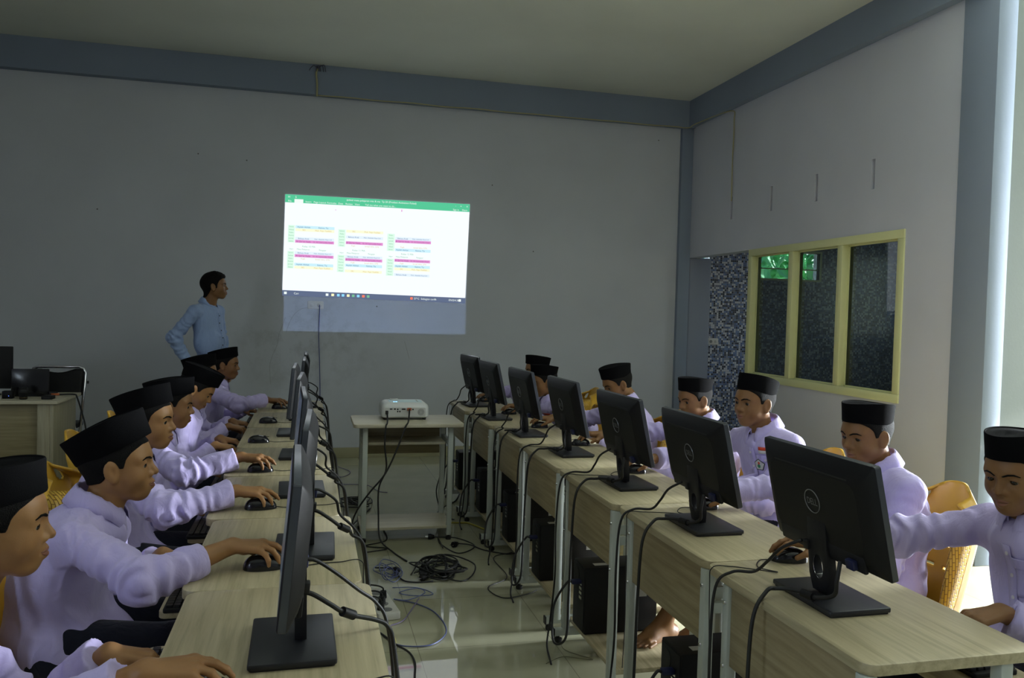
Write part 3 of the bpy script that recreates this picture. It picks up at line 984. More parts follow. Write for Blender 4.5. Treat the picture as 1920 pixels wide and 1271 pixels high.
def mosaic_mat():
    """2 cm glass mosaic: whites, blues, greys and near-blacks, one random colour per tile"""
    m, nt, b = new_mat('blue_white_mosaic')
    tc = N(nt, 'ShaderNodeTexCoord'); sep = N(nt, 'ShaderNodeSeparateXYZ'); nt.links.new(tc.outputs['Object'], sep.inputs[0])
    T = .0215
    def tile(o):
        d = N(nt, 'ShaderNodeMath', operation='DIVIDE'); d.inputs[1].default_value = T; nt.links.new(o, d.inputs[0])
        f = N(nt, 'ShaderNodeMath', operation='FLOOR'); nt.links.new(d.outputs[0], f.inputs[0])
        r = N(nt, 'ShaderNodeMath', operation='FRACT'); nt.links.new(d.outputs[0], r.inputs[0])
        a = N(nt, 'ShaderNodeMath', operation='SUBTRACT'); a.inputs[1].default_value = .5; nt.links.new(r.outputs[0], a.inputs[0])
        ab = N(nt, 'ShaderNodeMath', operation='ABSOLUTE'); nt.links.new(a.outputs[0], ab.inputs[0])
        return f.outputs[0], ab.outputs[0]
    sx = N(nt, 'ShaderNodeMath', operation='ADD'); nt.links.new(sep.outputs['X'], sx.inputs[0]); nt.links.new(sep.outputs['Y'], sx.inputs[1])
    fx, ax = tile(sx.outputs[0]); fz, az = tile(sep.outputs['Z'])
    cb = N(nt, 'ShaderNodeCombineXYZ'); nt.links.new(fx, cb.inputs[0]); nt.links.new(fz, cb.inputs[1])
    wn = N(nt, 'ShaderNodeTexWhiteNoise', noise_dimensions='2D'); nt.links.new(cb.outputs[0], wn.inputs['Vector'])
    r = ramp(nt, [(0, (.58,.59,.62)), (.24, (.045,.048,.062)), (.46, (.10,.14,.27)), (.66, (.17,.24,.43)), (.80, (.17,.18,.23)), (.92, (.27,.28,.33))])
    r.color_ramp.interpolation = 'CONSTANT'
    nt.links.new(wn.outputs['Value'], r.inputs['Fac'])
    mxm = N(nt, 'ShaderNodeMath', operation='MAXIMUM'); nt.links.new(ax, mxm.inputs[0]); nt.links.new(az, mxm.inputs[1])
    gt = N(nt, 'ShaderNodeMath', operation='GREATER_THAN'); gt.inputs[1].default_value = .44; nt.links.new(mxm.outputs[0], gt.inputs[0])
    mx = N(nt, 'ShaderNodeMix', data_type='RGBA'); mx.inputs['B'].default_value = (.30,.31,.34,1)
    nt.links.new(gt.outputs[0], mx.inputs['Factor']); nt.links.new(r.outputs['Color'], mx.inputs['A'])
    nt.links.new(mx.outputs['Result'], b.inputs['Base Color'])
    b.inputs['Roughness'].default_value = .22
    return m

M_WALL = wall_mat('grey_lilac_wall_paint', (.55,.575,.62), .55)
M_WALLR = wall_mat('grey_lilac_side_wall_paint', (.54,.56,.63))
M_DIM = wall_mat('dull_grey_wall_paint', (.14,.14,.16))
M_CEIL = wall_mat('white_ceiling_paint', (.66,.68,.62))
M_BEAM = wall_mat('slate_blue_beam_paint', (.235,.28,.355))
M_PIER = wall_mat('grey_pier_paint', (.26,.29,.36))
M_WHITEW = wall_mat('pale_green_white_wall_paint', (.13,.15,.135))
M_SKIRT = simple('cream_tile_skirting', (.36,.34,.21), .2, var=.08)
M_FRAME = simple('pale_lime_window_paint', (.62,.64,.34), .45, var=.06)
M_CRACK = simple('dark_plaster_crack', (.14,.14,.14), .9)
M_FLOOR = floor_mat()
M_MOS = mosaic_mat()
M_TRUNK = simple('cream_cable', (.42,.38,.20), .6)

def struct(o):
    o['kind'] = 'structure'; return o

def build_room():
    struct(MB().box((XL-.2, YF-.2, -.12), (XA+1.0, YB+2.2, 0)).build('floor', M_FLOOR))
    struct(MB().box((XL-.2, YF-.2, ZC), (XA+.2, YB+.2, ZC+.15)).build('ceiling', M_CEIL))
    struct(MB().box((XL-.2, YB, 0), (XR+.14, YB+.15, ZC)).build('wall_back', M_WALL))
    wb = bpy.data.objects['wall_back']
    for pts in ([(-.245,1.36),(-.27,1.28),(-.30,1.20),(-.315,1.10),(-.355,1.0),(-.38,.90),(-.375,.80),(-.37,.72)], [(-.04,1.46),(-.11,1.44),(-.17,1.38),(-.21,1.30),(-.235,1.22)], [(.90,1.15),(.93,1.05),(.95,.98)]):
        MB().tube(catmull([(x, YB-.0002, z) for x, z in pts], 4), .0011, 4).build('crack', M_CRACK, wb)
    for x, z in ((.62,1.49),(3.55,3.34),(-1.05,2.86),(-.62,2.83),(2.2,2.1),(-1.9,2.3),(1.75,2.75)):
        MB().cyl((x, YB-.001, z), (x, YB+.001, z), .007, .005, 7).build('dirt_speck', M_CRACK, wb)
    struct(MB().box((XL-.2, YB-.012, 0), (XR-.16, YB+.001, .10)).build('baseboard_back', M_SKIRT, bevel=.003))
    # beams round the top
    struct(MB().box((XL, YB-.09, 3.48), (XR, YB, ZC)).build('trim_1', M_BEAM))
    struct(MB().box((XR-.075, YC, 3.49), (XR, YB-.09, ZC)).build('trim_2', M_BEAM))
    # corner pier, with the jamb that returns behind the right wall
    struct(MB().box((XR-.13, YB-.055, 0), (XR+.0, YB, 3.48)).build('trim_3', M_BEAM, bevel=.004))
    pier = MB().box((XR+.0, YB-.045, 0), (XR+.265, YB, 2.11)).build('trim_4', M_PIER, bevel=.03, seg=3); struct(pier)
    # right wall with the passage at the far end, the window and four vent slots
    t = .14; slots = [7.11, 6.413, 5.756, 5.076]; sw = .037; z0, z1 = 2.425, 2.642
    mb = MB()
    WY0, WY1, WZ0, WZ1 = 4.72, 6.745, .905, 2.105
    mb.box((XR, YC+.27, 0), (XR+t, WY0, WZ1)); mb.box((XR, WY0, 0), (XR+t, WY1, WZ0))
    mb.box((XR, YC+.27, WZ1), (XR+t, YB, z0)); mb.box((XR, YC+.27, z1), (XR+t, YB, ZC))
    ys = [YC+.27]
    for s in sorted(slots): ys += [s-sw/2, s+sw/2]
    ys.append(YB)
    for a, b in zip(ys[0::2], ys[1::2]): mb.box((XR, a, z0), (XR+t, b, z1))
    wr = mb.build('wall_right', M_WALLR); struct(wr)
    for s in slots:
        o = MB().box((XR+.055, s-sw/2-.004, z0-.004), (XR+.075, s+sw/2+.004, z1+.004)).build('vent_slot_back', M_PIER, wr)
    struct(MB().box((XR-.012, YC+.27, 0), (XR+.001, 6.74, .10)).build('baseboard_right', M_SKIRT, bevel=.003))
    # pillar and the wall that turns into the bay
    struct(MB().box((XR-.012, YC, 0), (XR+.125, YC+.27, ZC)).build('trim_5', M_BEAM, bevel=.004))
    # the bay wall has a wide open doorway to the yard: the room's main daylight
    DX0, DX1, DZ = 4.50, 6.30, 2.45
    mb = MB(); mb.box((XR+.125, YC+.02, 0), (DX0, YC+.16, ZC)); mb.box((DX0, YC+.02, DZ), (DX1, YC+.16, ZC)); mb.box((DX1, YC+.02, 0), (XA+.2, YC+.16, ZC))
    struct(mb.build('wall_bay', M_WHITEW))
    mb = MB(); mb.box((4.40, YC+.16, 0), (4.50, 5.25, 2.9)); mb.box((4.40, 5.25, 0), (4.50, 5.35, 2.9))
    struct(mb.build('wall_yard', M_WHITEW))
    struct(MB().box((8.4, 5.45, 0), (8.5, 8.6, 4.6)).build('wall_sun_block', M_WHITEW))  # added out of view to keep sun from entering by the washroom side opening
    # bay: tall open doorway and windows on the right, letting the day in
    mb = MB(); mb.box((XA, YF, 0), (XA+.15, 2.9, ZC)); mb.box((XA, 2.9, 0), (XA+.15, YC+.02, .3)); mb.box((XA, 2.9, 2.7), (XA+.15, YC+.02, ZC))
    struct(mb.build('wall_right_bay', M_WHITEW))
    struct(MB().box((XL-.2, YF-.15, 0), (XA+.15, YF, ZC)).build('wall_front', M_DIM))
    mb = MB()
    lw0, lw1, lz0, lz1 = -1.0, .4, 1.6, 2.4
    mb.box((XL-.15, YF, 0), (XL, lw0, ZC)); mb.box((XL-.15, lw1, 0), (XL, YB, ZC)); mb.box((XL-.15, lw0, 0), (XL, lw1, lz0)); mb.box((XL-.15, lw0, lz1), (XL, lw1, ZC))
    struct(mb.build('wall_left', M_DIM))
    # window: frame, mullions, sill and three dark panes
    fw = MB(); F0, F1 = XR-.012, XR+.09
    fr = .062
    fw.box((F0, WY0, WZ0), (F1, WY1, WZ0+fr)); fw.box((F0, WY0, WZ1-fr), (F1, WY1, WZ1))
    for a in (WY0, 5.376, 6.03, WY1-fr):
        fw.box((F0, a, WZ0+fr), (F1, a+fr, WZ1-fr))
    win = fw.build('window_1', M_FRAME, bevel=.004); struct(win)
    for k, (a, b) in enumerate(((WY0+fr, 5.376), (5.376+fr, 6.03), (6.03+fr, WY1-fr))):
        MB().box((XR+.052, a, WZ0+fr), (XR+.058, b, WZ1-fr)).build('glass_pane', M_TINT, win)
        st = .010; bd = MB()
        for lo, hi in (((a, WZ0+fr), (a+st, WZ1-fr)), ((b-st, WZ0+fr), (b, WZ1-fr)), ((a, WZ0+fr), (b, WZ0+fr+st)), ((a, WZ1-fr-st), (b, WZ1-fr))):
            bd.box((XR+.042, lo[0], lo[1]), (XR+.052, hi[0], hi[1]))
        bd.build('glazing_bead', M_FRAME, win)
    # washroom behind: mosaic wall, side wall, high window on the trees outside
    X0, X1, yb = XR+.265, 6.85, YB-.0
    hx0, hx1, hz0, hz1 = 4.80, 5.56, 1.925, 2.225
    mb = MB()
    mb.box((X0, yb, 0), (hx0, yb+.12, 2.75)); mb.box((hx1, yb, 0), (X1, yb+.12, 2.75)); mb.box((hx0, yb, 0), (hx1, yb+.12, hz0)); mb.box((hx0, yb, hz1), (hx1, yb+.12, 2.75))
    struct(mb.build('wall_washroom', M_MOS))
    struct(MB().box((4.50, 5.25, 0), (X1+.12, 5.37, 2.9)).box((X1, 5.37, 0), (X1+.12, yb+.12, 1.3)).box((X1, 5.37, 2.3), (X1+.12, yb+.12, 2.75)).box((X1, 5.37, 1.3), (X1+.12, 6.0, 2.3)).box((X1, 7.6, 1.3), (X1+.12, yb+.12, 2.3)).build('wall_washroom_side', M_MOS))  # the opening in the side wall is added, out of view, to light the mosaic
    struct(MB().box((XR+.14, YC+.16, 2.70), (4.40, 5.25, 2.80)).box((XR+.14, 5.25, 2.70), (X1+.12, yb+.12, 2.80)).build('ceiling_washroom', M_PIER))
    f2 = MB(); s = .022
    f2.box((hx0-s, yb-.01, hz0-s), (hx1+s, yb+.06, hz0)); f2.box((hx0-s, yb-.01, hz1), (hx1+s, yb+.06, hz1+s)); f2.box((hx0-s, yb-.01, hz0), (hx0, yb+.06, hz1)); f2.box((hx1, yb-.01, hz0), (hx1+s, yb+.06, hz1))
    w2 = f2.build('window_2', M_FRAME, bevel=.003); struct(w2)
    MB().box((hx0, yb+.03, hz0), (hx1, yb+.036, hz1)).build('glass_pane', M_CLEAR, w2)
    MB().box((hx0, yb+.02, hz0+.105), (hx1, yb+.045, hz0+.117)).build('transom', M_FRAME, w2)

def glass(name, c, trans_mix, rough=0.0):
    """a pane that lets part of the view through and mirrors the room"""
    m, nt, b = new_mat(name)
    nt.nodes.remove(b)
    out = nt.nodes['Material Output']
    tr = N(nt, 'ShaderNodeBsdfTransparent'); tr.inputs['Color'].default_value = (*c, 1)
    gl = N(nt, 'ShaderNodeBsdfGlossy'); gl.inputs['Roughness'].default_value = rough; gl.inputs['Color'].default_value = (.8,.85,.95,1)
    lw = N(nt, 'ShaderNodeLayerWeight'); lw.inputs['Blend'].default_value = .5
    pw = N(nt, 'ShaderNodeMath', operation='POWER'); nt.links.new(lw.outputs['Facing'], pw.inputs[0]); pw.inputs[1].default_value = 5.0
    fr = N(nt, 'ShaderNodeMath', operation='MULTIPLY_ADD'); nt.links.new(pw.outputs[0], fr.inputs[0]); fr.inputs[1].default_value = .95; fr.inputs[2].default_value = trans_mix
    mx = N(nt, 'ShaderNodeMixShader')
    nt.links.new(fr.outputs[0], mx.inputs[0]); nt.links.new(tr.outputs[0], mx.inputs[1]); nt.links.new(gl.outputs[0], mx.inputs[2])
    nt.links.new(mx.outputs[0], out.inputs['Surface'])
    return m
M_TINT = glass('dark_tinted_glass', (.43,.47,.45), .05)
M_CLEAR = glass('clear_glass', (.95,.97,.96), .03)
build_room()

def tree(x, y, h, r, seed, label):
    rnd = random.Random(seed)
    t = thing('tree', label, 'tree', (x, y, 0), 0, 'trees outside the washroom')
    MB().cyl((0,0,-.1), (0,0,h*.8), .12, .07, 10).build('trunk', M_BARK, t)
    mb = MB()
    for k in range(1500):
        a = rnd.uniform(0, 2*PI); u = rnd.uniform(-1, 1); q = r*rnd.random()**.4
        c = Vector((q*math.cos(a)*math.sqrt(1-u*u), q*math.sin(a)*math.sqrt(1-u*u), h + q*u*1.1))
        E = Euler((rnd.uniform(0, 6), rnd.uniform(0, 6), rnd.uniform(0, 6))).to_matrix(); L = rnd.uniform(.10, .26); w = L*.32
        mb.add([c + E @ Vector(p) for p in ((-L,0,0), (0,-w,.02), (L,0,0), (0,w,.02))], [(0,1,2,3)])
    o = mb.build('foliage', M_LEAF, t); o['kind'] = 'stuff'
M_BARK = simple('tree_bark', (.12,.08,.05), .9)
M_LEAF = simple('green_leaves', (.24,.72,.34), .5, var=.45, vscale=3)
tree(6.3, 11.6, 2.6, 1.25, 3, 'leafy green tree outside the high washroom window, nearer its left end')
tree(9.6, 12.6, 2.9, 1.35, 5, 'leafy green tree outside the high washroom window, nearer its right end')
struct(MB().box((XR, YB+.15, -.14), (16, 20, -.02)).build('ground_outside', simple('garden_soil', (.10,.12,.06), .95, var=.3)))

# cream wire tacked under the beam, dropping to the vent slot nearest the corner
pts = [(.02, YB-.094, 3.47)] + [(x, YB-.094, 3.474 + .004*math.sin(x*9)) for x in np.linspace(.3, 3.70, 12)] + [(3.78, YB-.10, 3.47), (XR-.08, YB-.12, 3.476), (XR-.079, 7.75, 3.484), (XR-.014, 7.16, 3.48), (XR-.010, 7.10, 3.36), (XR-.010, 7.105, 3.0), (XR-.010, 7.10, 2.70), (XR-.010, 7.10, 2.60)]
tag(MB().tube(catmull(pts, 5), .0055, 6).build('hanging_wire', M_TRUNK, smooth=True), 'thin cream wire running under the beam and down the right wall', 'wire')
t = thing('wire_junction', 'loose tangle of wires on the beam above the projected picture', 'wires', (.01, YB-.09, 3.72))
MB().tube(catmull([(0,-.005,.0), (-.01,-.012,-.05), (.0,-.008,-.15), (0,-.008,-.26)], 6), .009, 8).build('conduit', M_TRUNK, t, smooth=True)
mb = MB()
rnd = random.Random(2)
for k in range(7):
    a = rnd.uniform(-.07, .07)
    mb.tube(catmull([(0,-.012,0), (a*.5,-.03,.02), (a,-.03,.01+rnd.uniform(-.02,.02)), (a*1.2,-.025,-.03)], 5), .004, 5)
mb.build('wire_ends', simple('dark_wire', (.06,.06,.09), .6), t, smooth=True)

# hairline crack and a few dark specks of dirt on the wall are part of the plaster
def outlet(name, label, M, w, h, sockets, switch, group=None):
    o = tag(empty(name, M[:3], M[3]), label, 'outlet')
    poly = rrect(-w/2, -h/2, w/2, h/2, .012)
    MB().prism([(p[0], p[1]) for p in poly], -.012, 0, 'y').build('plate', M_PLATE, o, bevel=.003)
    for sx in sockets:
        m = MB()
        m.cyl((sx,-.0135,0), (sx,-.004,0), .021, .021, 20); m.build('socket_ring', M_PLATE, o, autosmooth=40)
        MB().cyl((sx,-.0145,0), (sx,-.006,0), .017, .016, 20).build('socket_well', M_GREYP, o, autosmooth=40)
    for sx in switch:
        MB().cbox((sx,-.016,0), (.030,.01,.030)).build('rocker', M_PLATE, o, bevel=.003)
    return o
M_PLATE = simple('white_socket_plastic', (.62,.61,.57), .35)
M_GREYP = simple('grey_socket_plastic', (.20,.20,.20), .4)
outlet('wall_socket', 'white double wall socket just under the projected picture', (.035, YB, 1.487, 0), .152, .078, [.035], [-.035])
pl = tag(empty('power_plug', (.070, YB-.012, 1.489)), 'white plug with a blue cord pushed into the wall socket under the picture', 'plug')
MB().cyl((0,.0,0), (0,-.028,0), .017, .014, 18).build('plug_body', M_PLATE, pl, autosmooth=40)
MB().tube(catmull([(0,-.028,0), (.002,-.036,-.01), (.004,-.03,-.06), (.0,-.015,-.3), (.012,-.012,-.55), (.022,-.02,-.85), (.02,-.06,-1.20), (.01,-.12,-1.42), (.0,-.22,-1.468)], 8), .0042, 6).build('cord', simple('blue_cord', (.05,.07,.22), .5), pl, smooth=True)
outlet('wall_socket', 'white socket with a switch on the mosaic wall beside the passage', (4.265, YB-.0, 1.21, 0), .12, .072, [-.031], [.03])

# ------------------------------------------------------------------ projected picture
def build_picture():
    A, B, Cc, D = (-.265, 2.534), (1.524, 2.543), (1.500, 1.545), (-.277, 1.569)     # tl tr br bl on the wall
    def P(u, v, d=0.0):     # u right, v down, 0..1
        x = (A[0]*(1-u) + B[0]*u)*(1-v) + (D[0]*(1-u) + Cc[0]*u)*v
        z = (A[1]*(1-u) + B[1]*u)*(1-v) + (D[1]*(1-u) + Cc[1]*u)*v
        return (x, YB-.004-d, z)
    root = thing('projected_picture', 'bright projected spreadsheet timetable on the back wall', 'projection', P(.5, .5))
    o0 = Vector(root.location)
    def em(n, c, s=1.0): return emit_mat(n, c, s*2**-EXPO)
    K = 1.0
    mats = dict(white=em('lit_white', (.90,.96,1.0), 1.06*K), green=em('lit_green', (.10,.62,.34), .95*K), bar=em('lit_slate', (.13,.17,.28), .9),
        mag=em('lit_magenta', (.78,.30,.66), 1.02*K), cyan=em('lit_cyan', (.60,.88,.98), 1.02*K), yel=em('lit_yellow', (.96,.97,.70), 1.02*K), mint=em('lit_mint', (.72,.98,.82), 1.02*K),
        ice=em('lit_ice', (.78,.90,1.0), 1.02*K), ink=em('lit_navy_ink', (.10,.20,.42), .8), ora=em('lit_orange_ink', (.80,.55,.18), .9*K), tgr=em('lit_green_ink', (.22,.60,.35), .9),
        wine=em('lit_wine_ink', (.32,.05,.24), .7), wht=em('lit_white_ink', (.9,1,.95), 1.0*K), red=em('lit_red', (.9,.2,.12), 1.1), blu=em('lit_blue', (.25,.62,.95), 1.2), sand=em('lit_sand', (.96,.86,.45), 1.3))
    def quads(name, rects, m, d):
        mb = MB()
        for u0, v0, u1, v1 in rects:
            mb.add([Vector(P(u0,v1,d))-o0, Vector(P(u1,v1,d))-o0, Vector(P(u1,v0,d))-o0, Vector(P(u0,v0,d))-o0], [(0,1,2,3)])
        return mb.build(name, mats[m], root)
    def texts(name, items, m, d=.004):
        """items (text, u, v, height, align) - lettering laid into the picture plane"""
        mb = MB()
        for t, u, v, h, al in items:
            vv, ff, w = text_geo(t, h*1.25)
            k = 1.0/1.775           # picture is 16:9
            du = {'l': 0, 'c': -w*k/2, 'r': -w*k}[al]
            mb.add([Vector(P(u + du + p[0]*k, v - p[1] + h*.45, d)) - o0 for p in vv], ff)
        return mb.build(name, mats[m], root)
    quads('page', [(0,0,1,.945)], 'white', 0)
    quads('title_ribbon', [(0,0,1,.078)], 'green', .0015)
    quads('selected_tab', [(.048,.042,.094,.080)], 'wht', .003)
    quads('taskbar', [(0,.945,1,1.0)], 'bar', .0005)
    texts('ribbon_lettering', [('jadwal mata pelajaran mts & ma  Tp 20 (Product Activation Failed)', .51, .022, .020, 'c'), ('File', .015, .062, .019, 'l'), ('Insert', .105, .062, .019, 'l'), ('Page Layout', .148, .062, .019, 'l'), ('Formulas', .218, .062, .019, 'l'), ('Data', .277, .062, .019, 'l'), ('Review', .315, .062, .019, 'l'), ('View', .365, .062, .019, 'l'), ('Tell me what you want to do...', .42, .062, .019, 'l'), ('Sign in', .905, .062, .019, 'l'), ('Share', .957, .062, .019, 'l'), ('x', .985, .022, .022, 'c'), ('o', .95, .022, .018, 'c'), ('-', .92, .022, .022, 'c'), ('H', .02, .022, .022, 'c'), ('5', .055, .022, .022, 'c')], 'wht')
    quads('ribbon_mark', [(.262,.125,.268,.131), (.618,.090,.623,.112)], 'mag', .003)
    cols = [(.020,.058,.145,.262), (.283,.325,.405,.525), (.548,.592,.672,.790)]
    rows1 = ['Senin','Selasa','Rabu','Kamis','Jumat','Sabtu','Ahad']
    S1 = [[('cyan','Aqidah Akhlak','Rahma, Tia'), ('yel','SKI','Muh. Fajar Fadillah'), None, None, ('ice','Bahasa Arab','Muh. Abdullah Rizal S.H'), ('mag',"Al Qur'an Hadis",'Dr. KH Syamsuddin M.A.P')],
          [('yel','SKI','Muh. Fajar Fadillah'), None, ('ice','Bahasa Arab','Muh. Abdullah Rizal S.H'), None, ('mag',"Al Qur'an Hadis",'Dr. KH Syamsuddin M.A.P'), ('white','Fiqih','Ismail Idris, S.Pd')],
          [None, ('ice','Bahasa Arab','Muh. Abdullah Rizal S.H'), ('mag',"Al Qur'an Hadis",'Dr. KH Syamsuddin M.A.P'), None, ('white','Fiqih','Ismail Idris, S.Pd'), ('cyan','Aqidah Akhlak','Rahma, Tia')]]
    S2 = [[('ice','Bahasa Arab','Muh. Abdullah Rizal S.H'), ('mag',"Al Qur'an Hadis",'Dr. KH Syamsuddin M.A.P'), ('white','Fiqih','Ismail Idris, S.Pd'), None, ('cyan','Aqidah Akhlak','Rahma, Tia'), ('yel','SKI','Muh. Fajar Fadillah')],
          [('ice','Bahasa Arab','Muh. Abdullah Rizal S.H'), ('mag',"Al Qur'an Hadis",'Dr. KH Syamsuddin M.A.P'), ('white','Fiqih','Ismail Idris, S.Pd'), ('cyan','Aqidah Akhlak','Rahma, Tia'), None, ('yel','SKI','Muh. Fajar Fadillah')],
          [('mag',"Al Qur'an Hadis",'Dr. KH Syamsuddin M.A.P'), ('white','Fiqih','Ismail Idris, S.Pd'), ('cyan','Aqidah Akhlak','Rahma, Tia'), ('yel','SKI','Muh. Fajar Fadillah'), None, ('ice','Bahasa Arab','Muh. Abdullah Rizal S.H')]]
    H = .0285
    order = ['white', 'mint', 'cyan', 'yel', 'ice', 'mag']
    def block(ci, rows, v0, head):
        """one timetable: a single sheet of coloured cells with its lettering as sub-parts"""
        u0, u1, u2, u3 = cols[ci]; us = [u0, u1-.004, u1, u2, u3]; mb = MB(); ink = {}
        def wr(c, t, u, v, h): ink.setdefault(c, []).append((t, u, v, h, 'c'))
        for k in range(7):
            for q in range(5): mb.v.append(Vector(P(us[q], v0 + k*H, .0015)) - o0)
        for k in range(6):
            v = v0 + k*H + H/2; r = rows[k]; c = r[0] if r else 'white'
            for q in range(4):
                mb.f.append((5*k+q, 5*k+5+q, 5*k+6+q, 5*k+1+q)); mb.m.append(order.index('mint' if q == 0 else 'white' if q == 1 else c))
            wr('tgr', rows1[(k + ci) % 7], (u0+u1-.004)/2, v, .0155)
            if r:
                w = {'mag': 'wine', 'ice': 'ink', 'cyan': 'ink', 'yel': 'ora', 'white': 'ora'}[c]
                wr(w, r[1], (u1+u2)/2, v, .0165); wr(w, r[2], (u2+u3)/2, v, .0165 if len(r[2]) < 20 else .0135)
        t = mb.build('timetable', None, root, mats=[mats[c] for c in order])
        if head:
            for it in (('Kelas %d MA' % (10+ci), (u1+u3)/2-.03, v0 - .052, .019, 'c'), ('Hari', (u0+u1)/2, v0 - .022, .0165, 'c'), ('Mata Pelajaran', (u1+u2)/2, v0 - .022, .0165, 'c'), ('Pengajar', (u2+u3)/2, v0 - .022, .0165, 'c')):
                texts('heading_lettering', [it], 'tgr', .003).parent = t
        for c, n in (('ink', 'navy_lettering'), ('ora', 'orange_lettering'), ('tgr', 'green_lettering'), ('wine', 'wine_lettering')):
            if c in ink: texts(n, ink[c], c, .003).parent = t
    for ci in range(3):
        block(ci, S1[ci], .300 + .018*ci, False)
        block(ci, S2[ci], .556 + .014*ci, True)
    # taskbar signs
    x = .232
    for c, u in (('wht', .016), ('wht', .235), ('sand', .265), ('blu', .295), ('blu', .320), ('sand', .348), ('tgr', .375), ('blu', .402), ('red', .430), ('tgr', .456), ('red', .695), ('wht', .968)):
        quads('taskbar_sign', [(u-.007, .960, u+.007, .984)], c, .002)
    texts('taskbar_lettering', [('Cari', .060, .972, .021, 'l'), ('27\u00b0C  Sebagian cerah', .708, .972, .021, 'l'), ('^', .822, .972, .021, 'l'), ('ENG', .905, .972, .021, 'l'), ('14.36', .932, .972, .021, 'l')], 'wht')
build_picture()
# ------------------------------------------------------------------ furniture and machines
M_OAK = wood_mat('pale_oak_top', (.31,.265,.155), (.43,.37,.23), (.53,.465,.30), 'Y')
M_OAKV = wood_mat('oak_panel', (.21,.165,.085), (.31,.25,.14), (.40,.33,.20), 'Y')
M_OAKX = wood_mat('pale_oak_lectern', (.40,.36,.26), (.52,.48,.36), (.60,.56,.43), 'X')
M_OAKXD = wood_mat('oak_desk_panel', (.20,.165,.08), (.27,.225,.12), (.34,.29,.17), 'X')
M_STEEL = simple('white_powder_steel', (.50,.54,.50), .38, var=.05)
M_BLK = simple('black_plastic', (.0055,.0055,.006), .5, spec=.3, bump=.05, bscale=900)
M_BLKG = simple('glossy_black_plastic', (.008,.008,.009), .18)
M_GREYBK = simple('charcoal_plastic', (.010,.010,.012), .52, spec=.3, bump=.06, bscale=1200)
M_BASE = simple('slate_grey_plastic', (.022,.023,.027), .36, spec=.4, bump=.05, bscale=1500)
M_TOPE = simple('grey_edge_plastic', (.045,.050,.060), .25)
M_RUB = simple('black_rubber', (.010,.010,.010), .55)
M_CHROME = simple('chrome', (.7,.7,.72), .12, 1.0)
M_SILVER = simple('silver_lettering', (.26,.27,.28), .3, .6)
M_BLUEP = simple('blue_plug', (.007,.011,.06), .5)
M_STICK = simple('white_sticker', (.55,.55,.52), .6)
M_KEY = simple('black_key', (.016,.016,.018), .38)
M_ADAPT = simple('clear_tip', (.6,.6,.6), .3)
def screen_mat():
    m, nt, b = new_mat('lit_screen')
    tc = N(nt, 'ShaderNodeTexCoord'); sep = N(nt, 'ShaderNodeSeparateXYZ'); nt.links.new(tc.outputs['Object'], sep.inputs[0])
    r = ramp(nt, [(0, (.10,.10,.20)), (.12, (.50,.46,.75)), (.82, (.46,.44,.72)), (.90, (.12,.20,.28))]); r.color_ramp.interpolation = 'CONSTANT'
    mr = N(nt, 'ShaderNodeMapRange'); mr.inputs['From Min'].default_value = -.17; mr.inputs['From Max'].default_value = .14
    nt.links.new(sep.outputs['Z'], mr.inputs['Value']); nt.links.new(mr.outputs[0], r.inputs['Fac'])
    nt.links.new(r.outputs['Color'], b.inputs['Emission Color']); b.inputs['Emission Strength'].default_value = .10
    b.inputs['Base Color'].default_value = (.01,.01,.01,1); b.inputs['Roughness'].default_value = .25
    return m
M_SCREEN = screen_mat()

ORD = ['first', 'second', 'third', 'fourth', 'fifth', 'sixth', 'last']
def nth(i): return ('nearest to the camera', 'second from the camera', 'third from the camera', 'fourth from the camera', 'fifth from the camera', 'second from the back wall', 'nearest to the back wall')[i]

# ---- computer desk, local: aisle edge at x=0, sitter towards +x
DW, DD, DH = .695, .44, .75
def make_desk():
    r = empty('computer_desk')
    MB().prism(rrect(0, -DW/2, DD, DW/2, .035), DH-.025, DH).build('desktop', M_OAK, r, bevel=.003)
    MB().box((.010, -DW/2+.042, DH-.245), (.025, DW/2-.134, DH-.027)).build('modesty_panel', M_OAKV, r, bevel=.0015)
    MB().box((.04, -DW/2+.04, .085), (.40, DW/2-.100, .103)).build('bottom_shelf', M_OAK, r, bevel=.002)
    tr = MB().prism(rrect(.285, -DW/2+.07, .515, DW/2-.15, .02), .630, .648).build('keyboard_tray', M_OAK, r, bevel=.002)
    for s in (-1, 1):
        y = -(DW/2 - .022) if s < 0 else DW/2 - .115
        MB().box((.03, y - s*.022 - .005, .625), (.30, y - s*.022 + .005, .66)).build('tray_rail', M_STEEL, r)
        for x in (.018, .360):
            p = MB().box((x-.016, y-.016, .045), (x+.016, y+.016, DH-.026)).build('leg', M_STEEL, r, bevel=.004)
            if x < .1:
                for z in (.675, .50):
                    MB().cyl((x-.0165, y, z), (x-.0205, y, z), .0065, .0055, 10).build('bolt', M_CHROME, p, autosmooth=40)
        MB().box((.034, y-.011, .592), (.344, y+.011, .624)).build('crossbar', M_STEEL, r, bevel=.003)
        f = MB().box((-.035, y-.014, .030), (.43, y+.014, .062)).build('foot_bar', M_STEEL, r, bevel=.003)
        MB().box((-.040, y-.0148, .029), (-.034, y+.0148, .063)).build('end_cap', M_RUB, f)
        for x in (-.015, .41):
            MB().lathe([(.016, 0), (.018, .006), (.018, .018), (.008, .021), (.008, .031)], (x, y, 0), 14).build('glide', M_RUB, f, autosmooth=40)
    return r

